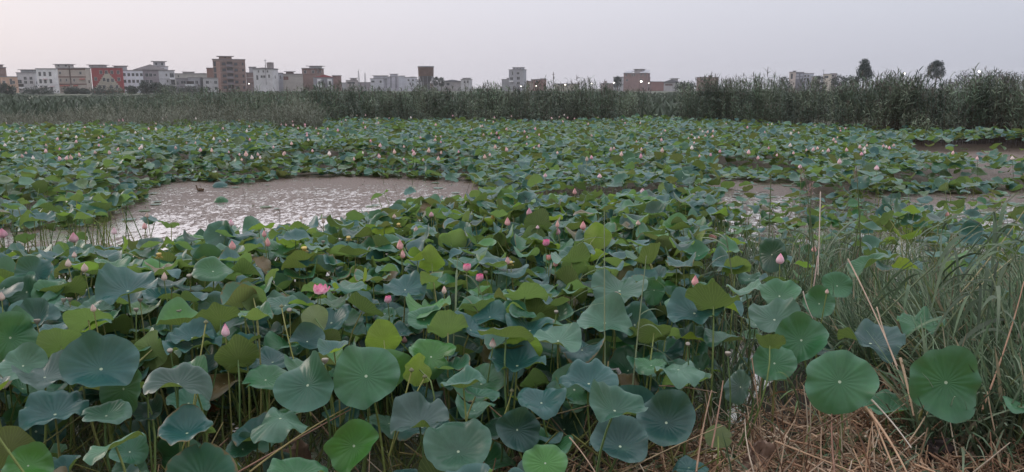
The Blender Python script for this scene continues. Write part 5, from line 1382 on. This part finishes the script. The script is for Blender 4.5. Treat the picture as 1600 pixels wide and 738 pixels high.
b = Bld(649, 661, 125.5, D1 - 20, 'white low annex in front of the brown water tank', (.56, .56, .60)); b.win(655, 127.5, 3, .4)
b = Bld(662, 672, 132.2, D1 - 40, 'tiny white shed at the foot of the water tank', (.58, .55, .54))
b = Bld(672, 692, 131, D1 + 10, 'low grey house with a red door by the water tank', (.40, .39, .42)); b.win(675, 134, 2, 3, mat_=wall_mat((.3, .08, .08)))
b = Bld(691, 722, 128.5, D1, 'low hipped-roof house with two pale bays', (.36, .33, .34)); b.gable(691, 722, 0, 125, M_METAL, 1.0); b.win(700, 132, 2, 1.6)
b = Bld(720, 733, 125, D1 - 10, 'small white house with dark squares below a flat roof', (.50, .48, .50), side=('r', 5)); b.hut(721, 730, 122.3, slab=.5); b.grid([726, 731], [128.5], 1.2, 1.6)
b = Bld(784, 795.5, 125, D1, 'low grey annex against the slim grey tower block', (.32, .31, .33)); b.hut(792, 795, 122.5)
b = Bld(795, 817, 110.5, D1 - 20, 'slim grey five-storey tower block standing alone', (.36, .35, .39), side=('r', 5.5)); b.hut(799, 813.5, 106.5, slab=.3, wins=3)
b.win(801, 115.5, .8, 2.2); b.grid([809.5], [115.8], 1.8, 1.3); b.win(810, 123, 2, 1.8); b.win(799.5, 123.5, 2.0, 1.6); b.balcony(799.5, 126, 2.6, rail=WHITE, dark=False); b.win(810, 130.5, 2, 1.4)
b = Bld(821, 833, 127.5, D1, 'low pinkish wall beside the slim grey tower block', (.44, .33, .31), True)
b = Bld(830, 853.5, 125.5, D1, 'low red brick house with sloped roof line', (.36, .20, .18), True); b.hut(844, 853, 123.2, slab=.2, col=(.34, .17, .15)); b.win(839, 128, 1.5, 1); b.gable(830, 848, 0, 124, M_SLAB, .1)
b = Bld(866, 905, 131.5, D1, 'long low shed with dark roof beyond the reeds', (.40, .36, .30)); b.grid([874, 888], [133], 1.5, .6)
b = Bld(939, 958, 131, D1, 'low brownish house with a roof box between two lamps', (.34, .27, .26)); b.hut(944, 948, 127, slab=.2)
b = Bld(958, 974, 121.5, D1 + 20, 'pale low house behind the little dark tree', (.46, .45, .48)); b.win(962, 126, 1.2, 1.2)
b = Bld(974, 1011, 116, D1 - 20, 'brick house with grey roofed top storey and roof cap, lamp at its front', (.30, .20, .195), True, side=('r', 4)); b.hut(988.5, 1000.5, 109.2, col=(.36, .33, .35), slab=.8); b.grid([978, 987.5, 991, 1001.5, 1007.5], [118.3], .9, 1.3)
b.grid([979.5, 1001], [125.8], 1.2, 1.2)
for x0, x1 in ((974.5, 987), (999, 1010.5)):
    V, F = box(b.X(x0), b.X(x1), -.6, 5, b.H + .3, b.H + .45); V[[6, 7], 2] += 1.6; V[[2, 3], 2] += 1.5
    link('metal_roof', Solid().add((V, F)).mesh('metal_roof', [wall_mat((.42, .42, .46))]), b.root)
b = Bld(1011, 1015.5, 122, D1, 'small brick side wing of the grey-roofed brick house', (.28, .18, .17), True)
b = Bld(1015, 1037, 128.5, D1, 'low red brick shed between brick house and white villa', (.34, .18, .17), True); b.hut(1010, 1021, 127.6, col=GREYW, slab=.2)
b = Bld(1037, 1060, 130, D1 - 20, 'white low villa with layered grey roofs', (.50, .48, .50)); b.gable(1036, 1062, 0, 124.5, M_METAL, .8); b.hut(1048, 1059, 123, slab=1.0); b.win(1045, 132.8, 4.5, 1.2, mat_=wall_mat((.2, .14, .14)))
b = Bld(1088, 1122, 122, D1 - 40, 'brown brick house with stepped flat roofs half behind reeds', (.34, .23, .20), True); b.hut(1106, 1112.5, 118.6, slab=.3); b.gable(1092, 1108, 0, 120.3, M_SLAB, .1); b.win(1097, 124.5, 1, 1)
b = Bld(1232, 1242, 114, D1 - 60, 'cream tower house with a dark rooftop tank, at the trees', (.60, .50, .47)); b.hut(1238, 1241.5, 111.5, col=(.12, .1, .1)); b.win(1236, 120, 1, 3)
b = Bld(1242, 1254.5, 114.3, D1 - 50, 'dark grey frame building with open floors next to the cream tower house', (.22, .22, .26)); b.grid([1245, 1251.5], [118, 122.5], 1.6, 1.3, mat_=wall_mat((.42, .43, .5)), frame=False)
b = Bld(1254.5, 1267, 116, D1 - 40, 'bluish white block behind the open-floored frame building', (.46, .48, .56), side=('r', 3)); b.grid([1257, 1262], [119.5, 124], 1, 1)
b = Bld(1267, 1281, 121.5, D1 - 60, 'low house with pointed dark roof between taller blocks', (.44, .40, .38)); b.gable(1266, 1281, 0, 119.3, M_METAL, .6)
b = Bld(1285, 1298, 117, D1 - 70, 'cream house with mauve roof block amid the treetops', (.60, .53, .46)); b.win(1290, 121, 2, 1.2)
b = Bld(1296, 1306, 116.2, D1 - 60, 'mauve stepped block attached behind the cream house', (.36, .30, .32)); b.win(1300, 119, 1.2, .8)
b = Bld(1336, 1342, 124, D1 - 60, 'tiny white roof glimpsed beside the pointed dark conifer', (.6, .6, .62))

# water tower
P = at_y(666, 136, 470); wt = thing('water_tower', (P[0], P[1], 0), 'red-brown round water tank raised on a dark tapering frame', 'water tower'); m = 470 / (FPX * CP)
r0 = 12 * m; zt = CAM_H + 30 * m; zb = CAM_H + 16 * m
def lathe(prof, n=28):
    V = [(r * math.cos(2 * PI * j / n), r * math.sin(2 * PI * j / n), z) for r, z in prof for j in range(n)]; return np.array(V), gridquads(len(prof) - 1, n, True)
link('tank', Solid().add(lathe([(.01, zt - .6), (r0 * .9, zt - .5), (r0 * .96, zt - .5), (r0, zt), (r0 * .99, zt), (r0 * .95, zb), (.01, zb)])).mesh('tank', [simple('tank_rust', (.30, .165, .145), .8, .25, .4)], True), wt)
link('rim', Solid().add(lathe([(r0 * 1.0, zt - .5), (r0 * 1.04, zt - .5), (r0 * 1.04, zt + .12), (r0 * 1.0, zt + .12)])).mesh('rim', [M_METAL]), wt)
link('core', Solid().add(lathe([(r0 * .9, zb - .1), (r0 * .55, zb - 3.4), (r0 * .5, 0)])).mesh('core', [simple('tank_dark', (.07, .065, .075), .8)]), wt)
for k in range(10):
    a = 2 * PI * k / 10; V, F = tube([(r0 * .8 * math.cos(a), r0 * .8 * math.sin(a), 0), (r0 * .93 * math.cos(a), r0 * .93 * math.sin(a), zb - .1)], .22, 6); link('leg', Solid().add((V, F)).mesh('leg', [M_METAL]), wt)

def lattice_mast(px, yt, D, label):
    P = at_y(px, 136, D); H = CAM_H + (136 - yt) * D / (FPX * CP); t = thing('radio_mast', (P[0], P[1], 0), label, 'mast')
    for sx_, sy_ in ((-1, -1), (1, -1), (1, 1), (-1, 1)):
        V, F = tube([(.7 * sx_, .7 * sy_, 0), (.18 * sx_, .18 * sy_, H)], .07, 4); link('leg', Solid().add((V, F)).mesh('leg', [M_METAL]), t)
    s = Solid()
    for k in range(12):
        z0, z1 = H * k / 12, H * (k + 1) / 12; w0 = .7 - .52 * k / 12; w1 = .7 - .52 * (k + 1) / 12
        s.add(tube([(-w0, -w0, z0), (w1, -w1, z1)], .04, 3)).add(tube([(w0, w0, z0), (-w1, w1, z1)], .04, 3))
    link('bracing', s.mesh('bracing', [M_METAL]), t)
    link('tip', Solid().add(tube([(0, 0, H), (0, 0, H + 1.2)], .05, 4)).mesh('tip', [M_METAL]), t)
lattice_mast(561, 112.5, 500, 'tall thin lattice radio mast over the low houses')
lattice_mast(571, 116, 500, 'shorter thin radio mast beside the tall one')
P = at_y(864.5, 136, 300); t = thing('utility_pole', (P[0], P[1], 0), 'dark utility pole with crossarm rising above the reeds', 'utility pole'); H = CAM_H + 22 * 300 / (FPX * CP)
link('post', Solid().add(tube([(0, 0, 0), (0, 0, H)], [.16, .12], 8)).mesh('post', [M_BARK]), t)
link('crossarm', Solid().add(box(-.5, .5, -.06, .06, H - 1.0, H - .85)).mesh('crossarm', [M_BARK]), t)
link('transformer', Solid().add(tube([(.28, 0, H - 2.6), (.28, 0, H - 1.7)], .16, 10)).mesh('transformer', [M_METAL]), t)
for (px, yt, lab) in [(1422,110,'slender antenna pole at the tree line'),(1285,110,'thin antenna pole between the cream houses')][1:]:
    P = at_y(px, 136, 440); t = thing('antenna_pole', (P[0], P[1], 0), lab, 'pole'); H = CAM_H + (136 - yt) * 440 / (FPX * CP)
    link('post', Solid().add(tube([(0, 0, 0), (0, 0, H)], .08, 6)).mesh('post', [M_METAL]), t); link('crossbar', Solid().add(box(-.8, .8, -.04, .04, H - .6, H - .5)).mesh('crossbar', [M_METAL]), t)

# lit street lamps
M_LAMP = bpy.data.materials.new('lamp_light'); M_LAMP.use_nodes = True
bb = M_LAMP.node_tree.nodes['Principled BSDF']; bb.inputs['Emission Color'].default_value = (1, .93, .82, 1); bb.inputs['Emission Strength'].default_value = 6
for px, py, D, s, lab in [(814,135,240,.7,'lit street lamp lowest, under the slim grey tower block'),(838,134.5,240,.9,'lit street lamp in front of the low red brick house'),(883,132.5,230,1.0,'lit street lamp before the long low shed'),
    (925,131,230,1.2,'lit street lamp alone above the reeds in the gap'),(1002,127.5,230,1.5,'brightest lit street lamp, before the grey-roofed brick house'),(1413,115,200,1.15,'lit street lamp above the reeds beside the round-crowned tree'),(1530,112,200,1.3,'lit street lamp farthest along the tree line above tall reeds'),(389,131,250,.7,'lit street lamp beside the tallest brick tower'),(959,129.5,300,.8,'small lit street lamp beside the little dark tree'),(1014,130,300,.6,'small lit street lamp at the low red brick shed')]:
    P = at_y(px, py, D); t = thing('street_lamp', (P[0], P[1], 0), lab, 'street lamp', 'street lamps lit at dusk')
    link('post', Solid().add(tube([(.8, .2, 0), (.8, .2, P[2] - .3), (.5, .15, P[2] + .1), (.1, 0, P[2] + .12)], [.1, .07, .05, .05], 8)).mesh('post', [M_METAL]), t)
    h = .14 * s * D / 230 * 1.6; V, F = lathe([(.01, -h * .55), (h * .7, -h * .45), (h * .95, 0), (h * .6, h * .4), (.01, h * .5)], 14)
    link('lamp_head', Solid().add((V + [0, 0, P[2]], F)).mesh('lamp_head', [M_LAMP], True), t)

# ------------------------------------------------------------------ trees
def tree(px, yt, yb, wpx, D, label, shape='round', col=(.040, .060, .038), n=2600, leaf=.45, name='tree', group=None):
    P = at_y(px, 136, D); m = D / (FPX * CP); zt = CAM_H + (136 - yt) * m; zb = max(.3, CAM_H + (136 - yb) * m); r = wpx / 2 * m
    t = thing(name, (P[0], P[1], 0), label, 'tree', group); rr = np.random.RandomState(int(px * 7) % 9999)
    hgt = zt - zb
    s = Solid().add(tube([(0, 0, 0), (.1, 0, zb), (.05, .1, zb + hgt * .55), (0, 0, zb + hgt * .9)], [r * .09 + .08, r * .07 + .06, .08, .03], 8))
    for k in range(7):
        a = rr.uniform(0, 6.28); z = zb + hgt * rr.uniform(0, .6); L = r * rr.uniform(.4, .8)
        s.add(tube([(0, 0, z), (L * .5 * math.cos(a), L * .5 * math.sin(a), z + L * .35), (L * math.cos(a), L * math.sin(a), z + L * .8)], [.07, .05, .02], 5))
    link('trunk', s.mesh('trunk', [M_BARK], True), t)
    S = Soup(); nc = 60; cl = []; r *= 1.25 if shape != 'round' else 1.05; n = int(n * 1.5)
    for k in range(nc):
        h = rr.rand(); a = rr.uniform(0, 6.28)
        if shape == 'cone': R = r * (1 - h) ** .75 * (.95 if h > .06 else .8)
        elif shape == 'egg': R = r * math.sin(PI * min(1, h * .82 + .17)) ** .6
        else: R = r * math.sqrt(max(0, 1 - (2 * h - 1) ** 2)) ** .8
        R *= rr.uniform(.5, 1.05)
        cl.append((R * math.cos(a), R * math.sin(a), zb + hgt * h * .95, r * rr.uniform(.26, .42), rr.uniform(.75, 1.3)))
    for k in range(n):
        c = cl[rr.randint(nc)]; d = unit(rr.normal(0, 1, 3)) * c[3] * rr.rand() ** .4
        p = np.array(c[:3]) + d; a_, b_ = unit(rr.normal(0, 1, 3)), unit(rr.normal(0, 1, 3)); L = leaf * rr.uniform(.5, 1.2)
        V = np.array([p, p + a_ * L * .5, p + (a_ + b_) * L * .5, p + b_ * L * .5]); S.add(V, np.array([[0, 1, 2, 3]]), np.array(col) * c[4] * rr.uniform(.8, 1.2))
    link('crown', S.mesh('crown', M_CROWN), t)
tree(1348, 96.5, 127, 23, 230, 'pointed dark conifer-shaped tree standing above the reeds', 'cone', (.032, .055, .046), 5200, .42)
tree(1461, 98, 121, 19, 250, 'rounded dark grey-green tree alone against the sky', 'egg', (.045, .062, .060), 4200, .40)
tree(964.5, 120.5, 136, 11, 380, 'little dark upright tree before the pale low house', 'egg', (.030, .050, .042), 1600, .5)
GT = 'bushy trees along the town edge'
for px, yt, yb, w, D, lab in [(110,137,146,20,300,'dark bush in front of the beige banded block'),(131,140,147,14,300,'smaller bush at the corner of the beige banded block'),(228,129,145,20,290,'grey leafy tree at the foot of the mauve block'),
   (244,130,146,16,290,'purplish leafy tree beside the grey leafy one'),(262,135,147,22,300,'spreading bush before the plain white corner block'),(206,136,146,16,300,'small bush before the white block with five columns'),(681,121,134,8,480,'dark little tree right beside the water tank'),(690,123,134,10,480,'second dark little tree behind the low grey house'),
   (1279,121,150,20,300,'dark tree before the house with pointed roof'),(1312,119,150,24,280,'dark rounded tree beside the cream house in the treetops'),(1327,121,150,26,280,'low spreading tree between rounded tree and conifer'),(1382,123,152,36,260,'broad low tree right after the pointed conifer'),
   (1225,121,150,20,300,'dark tree in front of the cream tower house'),(1510,119,152,54,260,'wide dark tree mass under the last lamp'),(1565,121,134,60,260,'wide flat-topped tree belt near the edge'),(1625,121,134,60,260,'tree belt cut by the edge'),(8,134,146,26,260,'dark bush at the foot of the brown brick block'),(60,140,150,40,280,'low dark bushes before the white four-storey block'),
   (165,141,150,46,280,'low dark bushes below the red block'),(300,139,148,40,290,'low bushes in front of low grey houses'),(1070,131,140,30,300,'low bush beside the white villa')]:
    tree(px, yt, yb, w, D, lab, 'round', (.040, .056, .042), 1500, .6, name='bushy_tree', group=GT)

# ------------------------------------------------------------------ evening haze over the marsh
hz = bpy.data.materials.new('haze'); hz.use_nodes = True
hn, hl = hz.node_tree.nodes, hz.node_tree.links
hn.remove(hn['Principled BSDF'])
pv = hn.new('ShaderNodeVolumePrincipled'); pv.inputs['Color'].default_value = (.97, .97, .99, 1); pv.inputs['Density'].default_value = 0.00024
pv.inputs['Anisotropy'].default_value = 0.2
hl.new(pv.outputs[0], hn['Material Output'].inputs['Volume'])
V, F = box(-1250, 1250, -450, 1250, -1.6, 30)
tag(link('haze', mesh('haze', V, [tuple(f) for f in F], hz, smooth=False)), kind='stuff')
